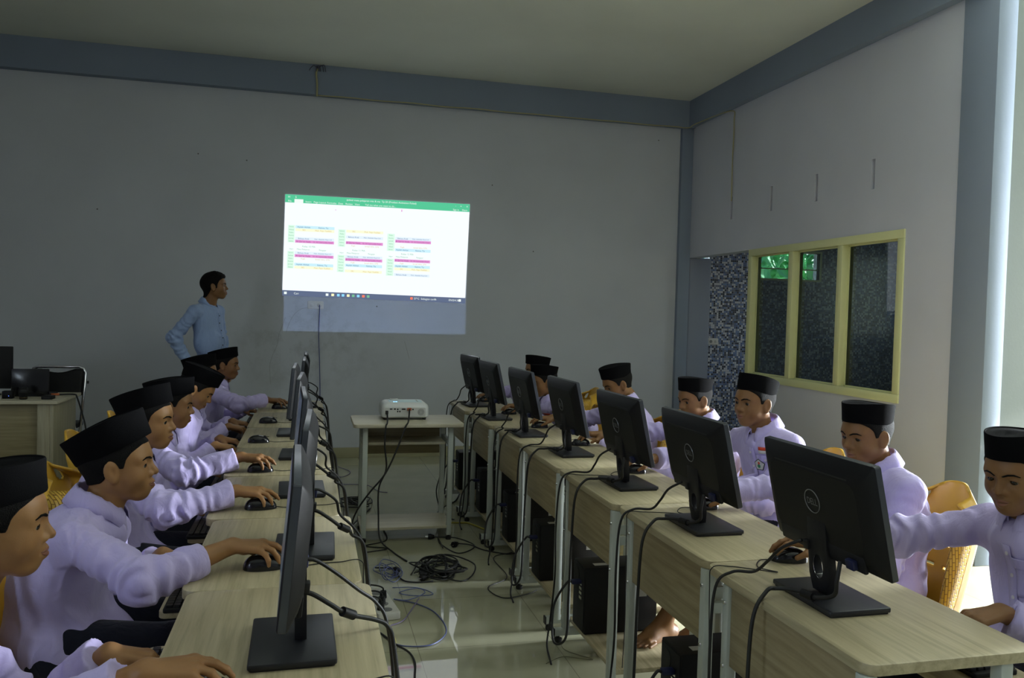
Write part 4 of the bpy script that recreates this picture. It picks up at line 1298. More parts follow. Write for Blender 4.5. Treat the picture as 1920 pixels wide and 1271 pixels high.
# ---- monitor, local: screen faces +x, base on z=0
def make_monitor(deg, cx):
    r = empty('monitor')
    W, Hh = .452, .272
    mb = MB(); mb.prism(rrect(-.082, -.124, .088, .124, .006, 3), .004, .016); mb.build('base', M_BASE, r, bevel=.003)
    MB().prism(rrect(-.078, -.120, .084, .120, .006, 3), 0, .0045).build('base_foot', M_RUB, bpy_last(r))
    # column with an oval cable hole, leaning back with the screen
    n = 28; ow = []; iw = []
    for k in range(n):
        t = 2*PI*k/n; c, s = math.cos(t), math.sin(t)
        q = max(abs(c)/.041, abs(s)/.125)
        ow.append((c/q if abs(c) > 1e-9 else 0, .135 + s/q)); iw.append((.0205*c, .075 + .030*s))
    def col(y, z, x): return (x - .012 + (cx - .006)*(z/.26), y*(1 - .10*z/.26), z + .010)
    mb = MB(); v = []
    for x in (-.012, .012):
        v += [col(y, z, x) for y, z in ow] + [col(y, z, x) for y, z in iw]
    f = []
    for k in range(n):
        j = (k+1) % n
        f += [(k, n+k, n+j, j), (2*n+k, 2*n+j, 3*n+j, 3*n+k), (k, j, 2*n+j, 2*n+k), (n+k, 3*n+k, 3*n+j, n+j)]
    mb.add(v, f); st = mb.build('stand', M_GREYBK, r, bevel=.002)
    rim = [col(.0207*math.cos(2*PI*k/24), .075 + .0302*math.sin(2*PI*k/24), 0) for k in range(24)]
    MB().sheet([[(p[0]-.0125, p[1], p[2]) for p in rim], [(p[0]+.0125, p[1], p[2]) for p in rim]], closed=True).build('hole_lining', M_CHROME, st, smooth=True)
    # panel
    tilt = roty(-math.radians(deg)); C = Vector((cx, 0, .247))
    def T(p): q = tilt @ np.array(p); return C + Vector(q)
    mb = MB()
    def ring(w, h, x, rad): return [T((x, a, b)) for a, b in rrect(-w/2, -h/2, w/2, h/2, rad, 3)]
    rings = [ring(W-.006, Hh-.006, .012, .004), ring(W, Hh, .010, .006), ring(W, Hh, -.006, .006), ring(W-.008, Hh-.008, -.010, .008), ring(W-.05, Hh-.05, -.024, .02), ring(W-.10, Hh-.09, -.032, .03)]
    mb.sheet(rings, closed=True); k = len(rings[0])
    mb.add(rings[-1], [tuple(range(k))]); mb.add(rings[0], [tuple(range(k-1, -1, -1))])
    pn = mb.build('panel', M_BLK, r, autosmooth=35)
    MB().sheet([ring(W-.0015, Hh-.0015, .0093, .006), ring(W+.0012, Hh+.0012, .009, .006), ring(W+.0012, Hh+.0012, -.0052, .006), ring(W-.0015, Hh-.0015, -.0055, .006)], closed=True).build('edge_band', M_TOPE, pn, autosmooth=30)
    def rect(y0, z0, y1, z1, x): return [T((x, y0, z0)), T((x, y1, z0)), T((x, y1, z1)), T((x, y0, z1))]
    MB().add(rect(-W/2+.012, -Hh/2+.020, W/2-.012, Hh/2-.012, .0128), [(0,1,2,3)]).build('screen', M_SCREEN, pn)
    mb = MB()
    mb.box((-.0305, -.150, .094), (-.0225, .150, .098), Matrix.Translation(C) @ Matrix([list(q) for q in tilt]).to_4x4())
    mb.build('vent_groove', M_RUB, pn)
    # maker's ring and letters on the back
    ringp = []
    xb = -.0332; rc = .030
    ringp = [T((xb, rc*math.cos(2*PI*k/40), .012 + rc*math.sin(2*PI*k/40))) for k in range(40)]
    lg = MB(); lg.tube(ringp, .0012, 6, closed=True)
    vv, ff, w = text_geo('D\u2215LL', .001)
    vv, ff, w = text_geo('DELL', .024)
    lg.add([T((xb - .0004, -(p[0] - w/2)*.80, .012 + p[1] - .0085)) for p in vv], ff)
    lg.build('logo', M_SILVER, pn)
    hb = MB()
    hb.box((-.033, -.17, -.128), (-.022, .17, -.085), Matrix.Translation(C) @ Matrix([list(q) for q in tilt]).to_4x4())
    hb.build('port_bay', M_GREYBK, pn, bevel=.004)
    pb = MB(); pb.box((-.047, -.147, -.122), (-.033, -.117, -.098), Matrix.Translation(C) @ Matrix([list(q) for q in tilt]).to_4x4())
    pb.build('video_plug', M_BLUEP, pn, bevel=.003)
    pw = MB(); pw.box((-.048, .03, -.122), (-.033, .052, -.098), Matrix.Translation(C) @ Matrix([list(q) for q in tilt]).to_4x4())
    pw.build('power_plug', M_RUB, pn, bevel=.003)
    return r
def bpy_last(r): return r.children[-1]

# ---- mouse, local: nose towards +x
def make_mouse():
    r = empty('computer_mouse'); rows = []
    L, Wd, Ht = .054, .031, .036
    for i in range(9):
        a = i/8*PI/2
        row = []
        for k in range(28):
            t = 2*PI*k/28; c, s = math.cos(t), math.sin(t)
            z = Ht*math.sin(a)**.9; q = math.cos(a)**.55 if a < PI/2 - 1e-6 else 0
            x = L*q*math.copysign(abs(c)**.85, c); y = Wd*q*math.copysign(abs(s)**.85, s)*(1 - .10*c)
            row.append((x, y, .003 + z*(1 - .28*(x/L) if x > 0 else 1 + .10*x/L)))
        rows.append(row)
    mb = MB(); mb.sheet([[(p[0], p[1], 0.001) for p in rows[0]]] + rows, closed=True)
    mb.build('shell', M_BLKG, r, smooth=True)
    w = MB(); w.cyl((.030,-.004,.028), (.030,.004,.028), .0085, None, 16); w.build('scroll_wheel', M_RUB, r, autosmooth=40)
    MB().box((.004,-.0006,.030), (.052,.0006,.0325)).build('button_gap', M_RUB, r)
    return r

# ---- keyboard, local: sitter on the -x side, long side along y
def make_keyboard():
    r = empty('keyboard')
    mb = MB(); mb.prism(rrect(-.062, -.220, .062, .220, .008), 0, .012); mb.build('case', M_BLK, r, bevel=.003)
    k = MB()
    for i, x in enumerate((-.047, -.028, -.009, .010, .029, .050)):
        y = -.210
        while y < .205:
            w = .0165
            if i == 0 and -.03 < y < .07: w = .105
            if not (.105 < y < .113 or .168 < y < .172):
                k.prism(rrect(x-.008, y, x+.008, y+w, .002, 2), .012, .0185)
            y += w + .0025
    k.build('keys', M_KEY, r)
    return r

# ---- plastic chair, local: front +x
def weave_mat():
    m, nt, b = new_mat('yellow_woven_plastic')
    tc = N(nt, 'ShaderNodeTexCoord'); sep = N(nt, 'ShaderNodeSeparateXYZ'); nt.links.new(tc.outputs['Object'], sep.inputs[0])
    ad = N(nt, 'ShaderNodeMath', operation='ADD'); nt.links.new(sep.outputs['X'], ad.inputs[0]); nt.links.new(sep.outputs['Y'], ad.inputs[1])
    cb = N(nt, 'ShaderNodeCombineXYZ'); nt.links.new(sep.outputs['Z'], cb.inputs['X']); nt.links.new(ad.outputs[0], cb.inputs['Y'])
    br = N(nt, 'ShaderNodeTexBrick'); br.inputs['Scale'].default_value = 1; br.inputs['Brick Width'].default_value = .026; br.inputs['Row Height'].default_value = .0105; br.offset = .5
    br.inputs['Mortar Size'].default_value = .0018; br.inputs['Mortar Smooth'].default_value = .8
    br.inputs['Color1'].default_value = (.62,.355,.035,1); br.inputs['Color2'].default_value = (.64,.40,.06,1); br.inputs['Mortar'].default_value = (.26,.12,.012,1)
    nt.links.new(cb.outputs[0], br.inputs['Vector']); nt.links.new(br.outputs['Color'], b.inputs['Base Color'])
    iv = N(nt, 'ShaderNodeMath', operation='SUBTRACT'); iv.inputs[0].default_value = 1; nt.links.new(br.outputs['Fac'], iv.inputs[1])
    bp = N(nt, 'ShaderNodeBump'); bp.inputs['Strength'].default_value = .8; bp.inputs['Distance'].default_value = .004
    nt.links.new(iv.outputs[0], bp.inputs['Height']); nt.links.new(bp.outputs['Normal'], b.inputs['Normal'])
    b.inputs['Roughness'].default_value = .4
    return m
M_YEL = simple('yellow_plastic', (.62,.355,.035), .36, var=.08, bump=.03, bscale=500)
M_WEAVE = weave_mat()
def make_chair():
    r = empty('plastic_chair')
    SH = .425
    # seat: dished slab
    rows = []; n = 14
    for i in range(n+1):
        u = i/n; x = -.20 + .42*u; row = []
        for j in range(n+1):
            w = j/n*2 - 1; hw = .205 + .015*u
            z = SH - .014*(1 - w*w)*math.sin(PI*min(1, u*1.05)) - (.022*max(0, u-.82)/.18 if u > .82 else 0)
            row.append((x - (.02*w*w if u > .5 else -.01*w*w), w*hw, z))
        rows.append(row)
    MB().sheet(rows).build('seat', M_YEL, r, smooth=True, solid=.014)
    # backrest shell with corner ovals and slots
    nu, nv = 64, 56; Hb = .478
    def bp(w, v):
        z = SH - .01 + Hb*v
        half = .205 + .012*math.sin(PI*v) - (.10*max(0, v-.80)**2/.04 if v > .80 else 0)
        top = -.055*abs(w)**3.0*max(0, (v-.4)/.6)**2
        x = -.195 - .115*v + .060*(w*w) + .045*max(0, abs(w)-.86)/.14
        return (x, w*half, z + top)
    mb = MB(); rows = [[bp(j/nu*2-1, i/nv) for j in range(nu+1)] for i in range(nv+1)]
    k = len(rows[0]); mb.v = [Vector(p) for row in rows for p in row]
    def hole(w, v):
        if ((abs(w)-.66)/.105)**2 + ((v-.86)/.055)**2 < 1: return True
        for v0, ww in ((.66, .55), (.50, .58), (.34, .58)):
            c = v0 + .03*(1 - (w/ww)**2)
            for lo, hi in ((-.55, -.10), (.10, .55)):
                if lo < w < hi and abs(v - c) < .014: return True
        return False
    for i in range(nv):
        for j in range(nu):
            if not hole((j+.5)/nu*2-1, (i+.5)/nv):
                mb.f.append((i*k+j, i*k+j+1, (i+1)*k+j+1, (i+1)*k+j)); mb.m.append(0)
    mb.build('backrest', M_YEL, r, smooth=True, solid=.010)
    for s in (-1, 1):       # woven side flanges of the back
        rows = []
        for i in range(25):
            p = bp(s*1.0, i/24*.93)
            rows.append([(p[0]-.004, p[1], p[2]), (p[0]+.026 + .016*i/24, p[1]+s*.008, p[2]), (p[0]+.048 + .034*i/24, p[1]+s*.006, p[2])])
        MB().sheet(rows).build('side_flange', M_WEAVE, r, smooth=True, solid=.010)
    for sx, x0, x1 in ((1, .185, .225), (-1, -.185, -.255)):
        for s in (-1, 1):
            rows = []
            for i in range(9):
                u = i/8; x = x0 + (x1-x0)*u; y = s*(.188 + .035*u); w = .062 - .014*u; z = (SH-.004)*(1-u)
                rows.append([(x - sx*w, y, z), (x, y, z), (x, y - s*w, z)])
            MB().sheet(rows).build('leg', M_WEAVE, r, solid=.012)
    MB().box((-.17,-.19,SH-.075), (.18,-.178,SH-.012)).box((-.17,.178,SH-.075), (.18,.19,SH-.012)).box((.175,-.19,SH-.07), (.187,.19,SH-.020)).build('apron', M_WEAVE, r, bevel=.003)
    return r

# ---- computer tower, local: rear towards -x, stands on z=0
def make_tower():
    r = empty('computer_tower')
    MB().box((0, -.075, 0), (.33, .075, .285)).build('case', M_BLK, r, bevel=.005)
    MB().box((-.003, -.068, .008), (.002, .068, .277)).build('rear_panel', M_GREYBK, r, bevel=.001)
    pp = MB()
    for z in (.20, .18, .16, .14): pp.box((-.006, -.045, z), (.0, -.015, z+.012))
    pp.build('ports', M_CHROME, r)
    MB().cyl((-.005, .025, .235), (.0, .025, .235), .030, None, 20).build('fan_grille', M_RUB, r, autosmooth=40)
    MB().box((-.045, -.040, .205), (-.003, -.010, .222)).build('video_plug', M_BLUEP, r, bevel=.004)
    MB().box((.245, -.0765, .15), (.280, -.0745, .225)).box((.295, -.0765, .16), (.313, -.0745, .225)).build('sticker', M_STICK, r)
    MB().box((.05, -.05, .2845), (.11, -.02, .286)).build('top_sticker', M_STICK, r)
    return r

def desc(o):
    for c in o.children:
        yield c; yield from desc(c)

# ---- rows
random.seed(21)
RY = [1.745, 2.445, 3.145, 3.845, 4.545, 5.25, 5.97]
RXE = [1.113, 1.118, 1.104, 1.106, 1.112, 1.092, 1.072]
LY = [1.735, 2.430, 3.130, 3.840, 4.545, 5.255, 5.965]
LXE = [.158, .140, .112, .096, .088, .084, .092]
desk0 = make_desk(); chair0 = make_chair(); mon0 = make_monitor(13, -.022); mon1 = make_monitor(5, .010); mouse0 = make_mouse(); kb0 = make_keyboard(); tow0 = make_tower()
used = set()
def place(proto, x, y, z, rz, label, cat, group):
    o = proto if proto.name not in used else copy_tree(proto)
    used.add(proto.name); o.location = (x, y, z); o.rotation_euler = (0, 0, rz)
    return tag(o, label, cat, group)
RM = [(1.284,1.765,0), (1.294,2.465,.0), (1.290,3.127,.02), (1.285,3.875,.02), (1.232,4.515,.04), (1.203,5.235,.04), (1.215,5.98,.10)]
LM = [(-.022,1.715,.015), (-.004,2.400,-.022), (-.022,3.17,.03), (-.045,3.94,-.03), (-.085,4.64,-.01), (-.040,5.29,.0), (-.035,5.97,.01)]
RMO = [(1.37,2.070), (1.425,2.700), (1.425,3.370), (1.425,4.120), (1.385,4.790), (1.350,5.450), (1.335,6.230)]
LMO = [(-.175,1.500), (-.112,2.238), (-.160,2.912), (-.200,3.572), (-.255,4.348), (-.244,5.082), (-.205,5.800)]
TOW_DY = [.05, -.07, .11, .10, .10, .10, .10]
for i in range(7):
    n = nth(i)
    place(desk0, RXE[i], RY[i], 0, 0, 'oak computer desk with white steel legs in the right row, ' + n, 'desk', 'computer desks in two rows')
    place(desk0, LXE[i], LY[i], 0, PI, 'oak computer desk with white steel legs in the left row, ' + n, 'desk', 'computer desks in two rows')
    place(mon0, RM[i][0], RM[i][1], DH, RM[i][2], 'black monitor seen from behind in the right row, ' + n, 'monitor', 'monitors on the desks')
    place(mon1, LM[i][0], LM[i][1], DH, PI + LM[i][2], 'black monitor seen edge-on in the left row, ' + n, 'monitor', 'monitors on the desks')
    place(kb0, RXE[i] + .425, RY[i] - .03, .648, PI, 'black keyboard on the sliding tray in the right row, ' + n, 'keyboard', 'keyboards on the trays')
    place(kb0, LXE[i] - (.44 if i < 2 else .455), LY[i] + .01, .648, 0, 'black keyboard on the sliding tray in the left row, ' + n, 'keyboard', 'keyboards on the trays')
    place(mouse0, RMO[i][0], RMO[i][1], DH, PI + random.uniform(-.2, .1), 'black mouse on the desktop in the right row, ' + n, 'mouse', 'mice on the desks')
    place(mouse0, LMO[i][0], LMO[i][1], DH, random.uniform(-.1, .1), 'black mouse on the desktop in the left row, ' + n, 'mouse', 'mice on the desks')
    place(tow0, RXE[i] + .035, RY[i] + TOW_DY[i], .1045, 0, 'black computer tower on the bottom shelf in the right row, ' + n, 'computer', 'computer towers under the desks')

# ---- cables
def cable(name, label, pts, r, mat, cat='cable', group=None, k=8, n=7):
    return tag(MB().tube(catmull(pts, k), r, n).build(name, mat, smooth=True), label, cat, group)
rnd = random.Random(5)
def hang(x, y, z0, z1, sway, out):
    """points dropping beside a desk from z0 to z1"""
    return [(x + out*(.01*math.sin(2*t*PI)), y + sway*t + .012*math.sin(5*t), z0 + (z1-z0)*t) for t in (0, .25, .5, .75, 1)]
for i in range(7):
    n = nth(i)
    for side in ('right', 'left'):
        R_ = side == 'right'
        mx, my, ma = (RM if R_ else LM)[i]; ex = (RXE if R_ else LXE)[i]; s = 1 if R_ else -1
        sw = rnd.uniform(-.05, .05)
        # power cable: over the desk straight to the aisle
        cxm = (-.022 if R_ else .010)
        y0 = my + s*.035; ye = my + s*(.19 + sw*.6)
        top = [(mx - s*(.050 - cxm), y0 - s*.02, DH + .150), (mx - s*(.075 - cxm), y0 + s*.03, DH + .115), (mx - s*.100, y0 + s*.085, DH + .065), (mx - s*.115, y0 + s*.125, DH + .025), (ex + s*.012, ye, DH + .014), (ex - s*.030, ye + s*.012, DH - .03)]
        if not R_:
            ye = my + .13 + sw*.4
            top = [(mx + .012, my + .045, DH + .165), (mx + .040, my + .05, DH + .160), (mx + .085, my + .065, DH + .125), (ex - .045, my + .095, DH + .075), (ex - .002, ye - .01, DH + .030), (ex + .026, ye, DH - .03)]
        tail = [(ex - s*.045, ye + sw*.3, .55), (ex - s*.040, ye + sw*.6, .30), (ex - s*.050, ye + sw, .10), (ex - s*.080, ye - .06 + sw, .012), (ex - s*(.09 + rnd.random()*.04), ye - .20, .008)]
        cable('power_cable', 'black power cable hanging from the %s-row monitor %s' % (side, n), top + tail, .0042, M_RUB, group='monitor cables')
        # video cable: thicker, loops past the stand and down to the tower
        y1 = my - s*.110
        top = [(mx - s*(.045 - cxm), y1 - s*.022, DH + .140), (mx - s*(.055 - cxm), y1 - s*.026, DH + .095), (mx - s*.072, y1 - s*.010, DH + .055), (mx - s*.086, my - s*.065, DH + .032), (mx - s*.096, my - s*.010, DH + .030), (mx - s*.125, my + s*.035, DH + .022), (ex + s*.012, my + s*.030, DH + .016), (ex - s*.035, my + s*.010, DH - .045)]
        if not R_:
            top = [(mx + .012, my - .040, DH + .125), (mx + .035, my - .040, DH + .118), (mx + .070, my - .025, DH + .090), (mx + .095, my - .005, DH + .066), (mx + .125, my + .020, DH + .045), (ex - .010, my + .045, DH + .024), (ex + .018, my + .060, DH + .002), (ex + .034, my + .065, DH - .05)]
        ty = (RY[i] + TOW_DY[i] + .025) if R_ else (LY[i] + .12 - .025)
        tail = [(ex - s*.050, my, .52), (ex - s*.058, my - .01, .30), (ex - s*.075, my - .04, .14), (ex - s*.110, (my+ty)/2 - .06, .105), (ex - s*.085, ty - .05, .22), (ex - s*.030, ty - .050, .314), (ex - s*.005, ty - .050, .3165)]
        if not R_:
            tail = tail[:3] + [(ex + .075, my + .02, .03), (ex + .05, my + .10, .008), (ex - .03, my + .16, .007)]
        c = cable('video_cable', 'thick black video cable hanging from the %s-row monitor %s' % (side, n), top + tail, .0052, M_RUB, group='monitor cables')
        # ferrite sleeve on the video cable
        a = Vector(top[3]); b = Vector(top[4]); dd = (b-a).normalized()
        q = MB().cyl(a + dd*.002, a + dd*.038, .0105, None, 14).build('ferrite_sleeve', M_BLK, c, autosmooth=40)
        # thin mouse cord
        px, py = (RMO if R_ else LMO)[i]
        if R_:
            pts = [(px-.053, py, DH+.006), (px-.09, py+.01, DH+.003), (px-.13, py-.05, DH+.003), (px-.10, py-.10, DH+.0035), (px-.16, py-.06, DH+.003), (ex+.05, py-.03, DH+.003), (ex-.006, py-.03, DH+.002), (ex-.012, py-.03, DH-.06), (ex-.015, py-.05, .40), (ex-.02, py-.05, .20)]
        else:
            pts = [(px+.053, py, DH+.006), (px+.09, py-.005, DH+.003), (px+.15, py+.01, DH+.003), (ex-.05, py+.015, DH+.003), (ex+.006, py+.02, DH+.002), (ex+.014, py+.02, DH-.06), (ex+.02, py, .40), (ex+.02, py, .20)]
        cable('mouse_cable', 'thin black mouse cable lying across the %s-row desk %s' % (side, n), pts, .0016, M_RUB, group='mouse cables', n=5)

# ---- lectern table with the projector
def build_lectern():
    x0, x1, y0, y1 = .262, .950, 4.985, 5.440
    t = thing('projector_table', 'pale wooden trolley table carrying the projector in the aisle', 'table', ((x0+x1)/2, (y0+y1)/2, 0))
    w, d = (x1-x0)/2, (y1-y0)/2
    MB().prism(rrect(-w, -d, w, d, .03), .727, .75).build('tabletop', M_OAKX, t, bevel=.003)
    for sx in (-1, 1):
        for yy in (-.155, .165):
            p = MB().box((sx*(w-.075)-.016, yy-.016, .03), (sx*(w-.075)+.016, yy+.016, .727)).build('leg', M_STEEL, t, bevel=.004)
            MB().lathe([(.017, 0), (.018, .02), (.008, .024), (.008, .032)], (sx*(w-.075), yy, 0), 12).build('glide', M_RUB, p, autosmooth=40)
        MB().box((sx*(w-.075)-.012, -.14, .600), (sx*(w-.075)+.012, .15, .632)).build('side_bar', M_STEEL, t, bevel=.003)
    MB().box((-w+.095, .165, .50), (w-.095, .180, .725)).build('back_panel', M_OAKXD, t, bevel=.0015)
    MB().box((-w+.10, -.10, .600), (w-.10, .150, .618)).build('middle_shelf', M_OAKX, t, bevel=.002)
    MB().box((-w+.055, -.170, .075), (w-.055, .17, .093)).build('bottom_shelf', M_OAKX, t, bevel=.002)
build_lectern()
M_PROJ = simple('white_projector_plastic', (.66,.68,.68), .30)
M_PROJ2 = simple('projector_rear_plastic', (.56,.57,.56), .4)
def build_projector():
    t = thing('projector', 'white projector on the trolley table, its ports facing the camera', 'projector', (.597, 5.295, .75))
    W, D, Hh = .152, .118, .112
    mb = MB()
    def ring(w, d, z, r): return [(a, b, z) for a, b in rrect(-w, -d, w, d, r, 5)]
    rings = [ring(W-.012, D-.012, .014, .02), ring(W, D, .022, .028), ring(W, D, .080, .028), ring(W-.006, D-.006, .096, .028), ring(W-.022, D-.022, Hh-.004, .026), ring(W-.03, D-.03, Hh, .024)]
    mb.sheet(rings, closed=True); k = len(rings[0]); mb.add(rings[-1], [tuple(range(k))]); mb.add(rings[0], [tuple(range(k-1, -1, -1))])
    mb.build('casing', M_PROJ, t, autosmooth=50)
    MB().prism(rrect(-.130, .024, .130, .080, .006), -D-.0015, -D+.004, 'y').build('port_panel', M_PROJ2, t)
    pp = MB()
    for x, z, w, h in ((-.092, .072, .016, .007), (-.068, .072, .012, .008), (-.012, .071, .024, .008)): pp.box((x-w/2, -D-.003, z-h/2), (x+w/2, -D, z+h/2))
    for x, z in ((-.050, .070), (-.050, .056), (-.036, .056), (.048, .069)): pp.cyl((x, -D-.003, z), (x, -D, z), .005, None, 12)
    pp.build('ports', M_BLK, t)
    MB().box((.010, -D-.014, .062), (.038, -D, .080)).build('orange_plug', simple('orange_plug', (.45,.12,.05), .45), t, bevel=.003)
    MB().box((-.128, -D-.016, .038), (-.110, -D, .062)).build('power_plug', M_RUB, t, bevel=.003)
    sp = MB()
    for k in range(5): sp.tube([(.100 + (.006 + .0036*k)*math.cos(2*PI*q/20), -D-.002, .052 + (.006 + .0036*k)*math.sin(2*PI*q/20)) for q in range(20)], .0008, 5, closed=True)
    sp.build('speaker_grille', M_GREYP, t)
    MB().prism(rrect(-.100, -.085, .112, .050, .008), Hh-.0005, Hh+.0015).build('button_panel', simple('pale_blue_panel', (.46,.66,.70), .3), t)
    pb = MB()
    for k in range(6): pb.cyl((.085, -.06 + .018*k, Hh), (.085, -.06 + .018*k, Hh+.003), .005, None, 10)
    pb.build('buttons', M_PROJ2, t)
    MB().cbox((-.070, -.075, Hh+.0018), (.010, .008, .002)).cbox((-.055, -.075, Hh+.0018), (.010, .008, .002)).build('indicator_light', emit_mat('blue_lamp', (.2,.5,1), 3), t)
    MB().box((-.085, .062, Hh-.003), (-.030, .082, Hh+.006)).build('focus_hood', M_PROJ2, t, bevel=.003)
    ln = MB().cyl((-.06, D-.002, .060), (-.06, D+.012, .060), .030, .026, 24).build('lens', M_BLKG, t, autosmooth=40)
    for sx in (-1, 1):
        for yy in (-.095, .09): MB().cyl((sx*.125, yy, 0), (sx*.125, yy, .016), .010, .012, 12).build('foot', M_RUB, t, autosmooth=40)
build_projector()
cable('power_cable', 'black power cable dropping from the left of the projector', [(.478, 5.155, .800), (.476, 5.10, .775), (.465, 4.99, .757), (.455, 4.968, .735), (.450, 4.96, .62), (.462, 4.96, .48), (.42, 4.965, .36), (.42, 4.96, .20), (.43, 4.90, .06), (.50, 4.80, .008), (.56, 4.62, .006)], .0050, M_RUB)
cable('video_cable', 'long black video cable dropping diagonally from the projector plug', [(.621, 5.160, .821), (.612, 5.10, .79), (.595, 5.0, .760), (.575, 4.968, .735), (.53, 4.945, .62), (.455, 4.925, .46), (.36, 4.93, .34), (.29, 4.98, .22), (.275, 5.2, .08), (.34, 5.6, .010), (.44, 5.9, .008)], .0055, M_RUB)
# ------------------------------------------------------------------ cords, heaps and strips on the floor
GC = 'loose cords on the floor'
def wob(pts, amp=.0, n=1):
    return pts
cable('power_cable', 'thin black cord wandering over the tiles beside the right-row desks', [(1.203,4.691,.006),(1.07,4.602,.006),(1.069,4.257,.006),(.929,4.104,.006),(.972,3.943,.006),(1.10,3.97,.006),(1.172,4.021,.006)], .0028, M_RUB, group=GC)
def plug(parent, p, d, col=None):
    p = Vector(p); d = Vector(d).normalized()
    o = MB().cyl(p, p + d*.022, .010, .017, 14).cyl(p + d*.022, p + d*.040, .018, .018, 14).build('plug', M_BLK, parent, autosmooth=40)
    u = d.cross(Vector((0,0,1))).normalized()*.0095
    MB().cyl(p + d*.040 + u, p + d*.058 + u, .0024, None, 8).cyl(p + d*.040 - u, p + d*.058 - u, .0024, None, 8).build('pin', M_CHROME, o, autosmooth=40)
c = cable('power_cable', 'black power cord with a round plug looping on the floor behind the black heap', [(.786,5.063,.016),(.93,5.042,.008),(1.009,4.863,.006),(.883,4.727,.006),(.807,4.924,.008),(.809,5.044,.012),(.80,4.80,.02)], .0036, M_RUB, group=GC)
plug(c, (.786,5.063,.018), (-1,.15,0))
c = cable('power_cable', 'black cord with a plug lying sideways, its tail running under the right-row desks', [(.905,4.890,.018),(.987,4.881,.008),(1.049,4.771,.006),(1.184,4.666,.006),(1.26,4.60,.05)], .0040, M_RUB, group=GC)
plug(c, (.905,4.890,.018), (-.8,-.6,0))
rnd = random.Random(31)
def heap(n, cx, cy, rx, ry, r, mat, label, name, group, plugs=True, zmax=.05, seed=1, turns=9):
    rr = random.Random(seed)
    for k in range(n):
        pts = []; a = rr.uniform(0, 6.28); ox, oy = rr.uniform(-.04,.04), rr.uniform(-.04,.04)
        for j in range(turns):
            a += rr.uniform(.8, 2.3); q = rr.uniform(.25, 1.05)
            pts.append((cx + ox + rx*q*math.cos(a), cy + oy + ry*q*math.sin(a), r + .003 + zmax*rr.random()*(1 - .5*q)))
        pts[0] = (pts[0][0], pts[0][1], r+.012); pts[-1] = (pts[-1][0], pts[-1][1], r+.012)
        o = cable(name, label, pts, r, mat, group=group, k=7, n=6)
        if plugs:
            d = Vector(pts[0]) - Vector(pts[1]); d.z = 0
            plug(o, (pts[0][0], pts[0][1], .018), d)
heap(6, .735, 4.455, .165, .225, .0042, M_RUB, 'black power cord coiled in the heap of plugs on the aisle floor', 'power_cable', 'black cords heaped in the aisle', seed=4)
heap(4, .36, 6.08, .14, .20, .0042, M_RUB, 'black cord coiled in the heap beside the left front leg of the trolley table', 'power_cable', 'black cords heaped by the trolley table', plugs=False, seed=9)
M_LAN = simple('blue_grey_cable', (.09,.11,.25), .45); M_PURP = simple('violet_grey_cable', (.15,.12,.22), .5); M_YCAB = simple('yellow_cable', (.42,.36,.05), .5)
heap(3, .42, 4.44, .085, .16, .0024, M_LAN, 'thin blue cable bundled on the floor against the left-row desks', 'network_cable', 'blue cables bundled on the floor', plugs=False, zmax=.04, seed=12, turns=10)
cable('network_cable', 'thin blue-grey cable crossing itself in small loops on the aisle floor', [(.436,4.186,.006),(.56,4.165,.006),(.629,4.051,.008),(.532,4.048,.006),(.462,4.099,.008),(.558,4.145,.010),(.591,4.078,.008),(.498,3.995,.006),(.426,4.017,.006)], .0024, M_LAN, group=GC)
cable('network_cable', 'blue-grey cable making one wide loop on the tiles near the projected reflection', [(.426,4.017,.006),(.531,3.932,.006),(.604,3.792,.006),(.62,3.572,.006),(.538,3.435,.006),(.421,3.435,.006),(.352,3.498,.006)], .0032, M_LAN, group=GC)
cable('network_cable', 'short violet cable curving from the wide blue loop to the left-row desks', [(.548,3.986,.012),(.485,3.83,.006),(.435,3.719,.006),(.361,3.666,.006)], .0030, M_PURP, group=GC)
cable('network_cable', 'yellow cable hanging to the floor at the edge of the left-row desks', [(.30,3.86,.03),(.326,3.84,.008),(.367,3.73,.006),(.381,3.493,.006),(.347,3.291,.006),(.348,3.14,.006),(.36,2.9,.006)], .0034, M_YCAB, group=GC)
cable('power_cable', 'black cord sagging to the tiles beside the nearest left-row desks', [(.19,3.62,.20),(.28,3.60,.03),(.325,3.594,.007),(.378,3.464,.007),(.425,3.371,.007),(.438,3.261,.007),(.421,3.126,.007),(.40,2.9,.007)], .0048, M_RUB, group=GC)
c = cable('power_cable', 'black cord linking the blue bundle to the black heap, a plug at its middle', [(.368,4.488,.02),(.464,4.473,.012),(.498,4.305,.006),(.557,4.252,.006),(.66,4.25,.006)], .0042, M_RUB, group=GC)
plug(c, (.470,4.460,.018), (.4,-.9,0))
cable('power_cable', 'black cord snaking under the near edge of the trolley table', [(.46,5.45,.006),(.489,5.284,.006),(.479,5.063,.006),(.347,4.964,.006),(.471,4.888,.006),(.33,4.826,.006)], .0036, M_RUB, group=GC)
cable('network_cable', 'violet cable looping on the floor by the back wall beside the left row', [(.204,7.80,.006),(.263,7.532,.006),(.36,7.285,.006),(.291,7.07,.006),(.207,7.106,.006)], .0032, M_PURP, group=GC)
cable('network_cable', 'violet cable lying behind the left legs of the trolley table', [(.239,6.766,.006),(.462,6.715,.006),(.545,6.467,.006),(.61,6.414,.006)], .0032, M_PURP, group=GC)
cable('network_cable', 'olive-yellow cable curving on the floor to the right of the trolley table', [(.943,5.432,.006),(1.03,5.42,.006),(1.077,5.396,.006),(1.155,5.222,.006)], .006, M_YCAB, group=GC)
cable('power_cable', 'black cord lying behind the right legs of the trolley table', [(.882,5.667,.006),(.98,5.881,.006),(1.115,6.108,.006),(1.235,6.549,.02)], .0042, M_RUB, group=GC)
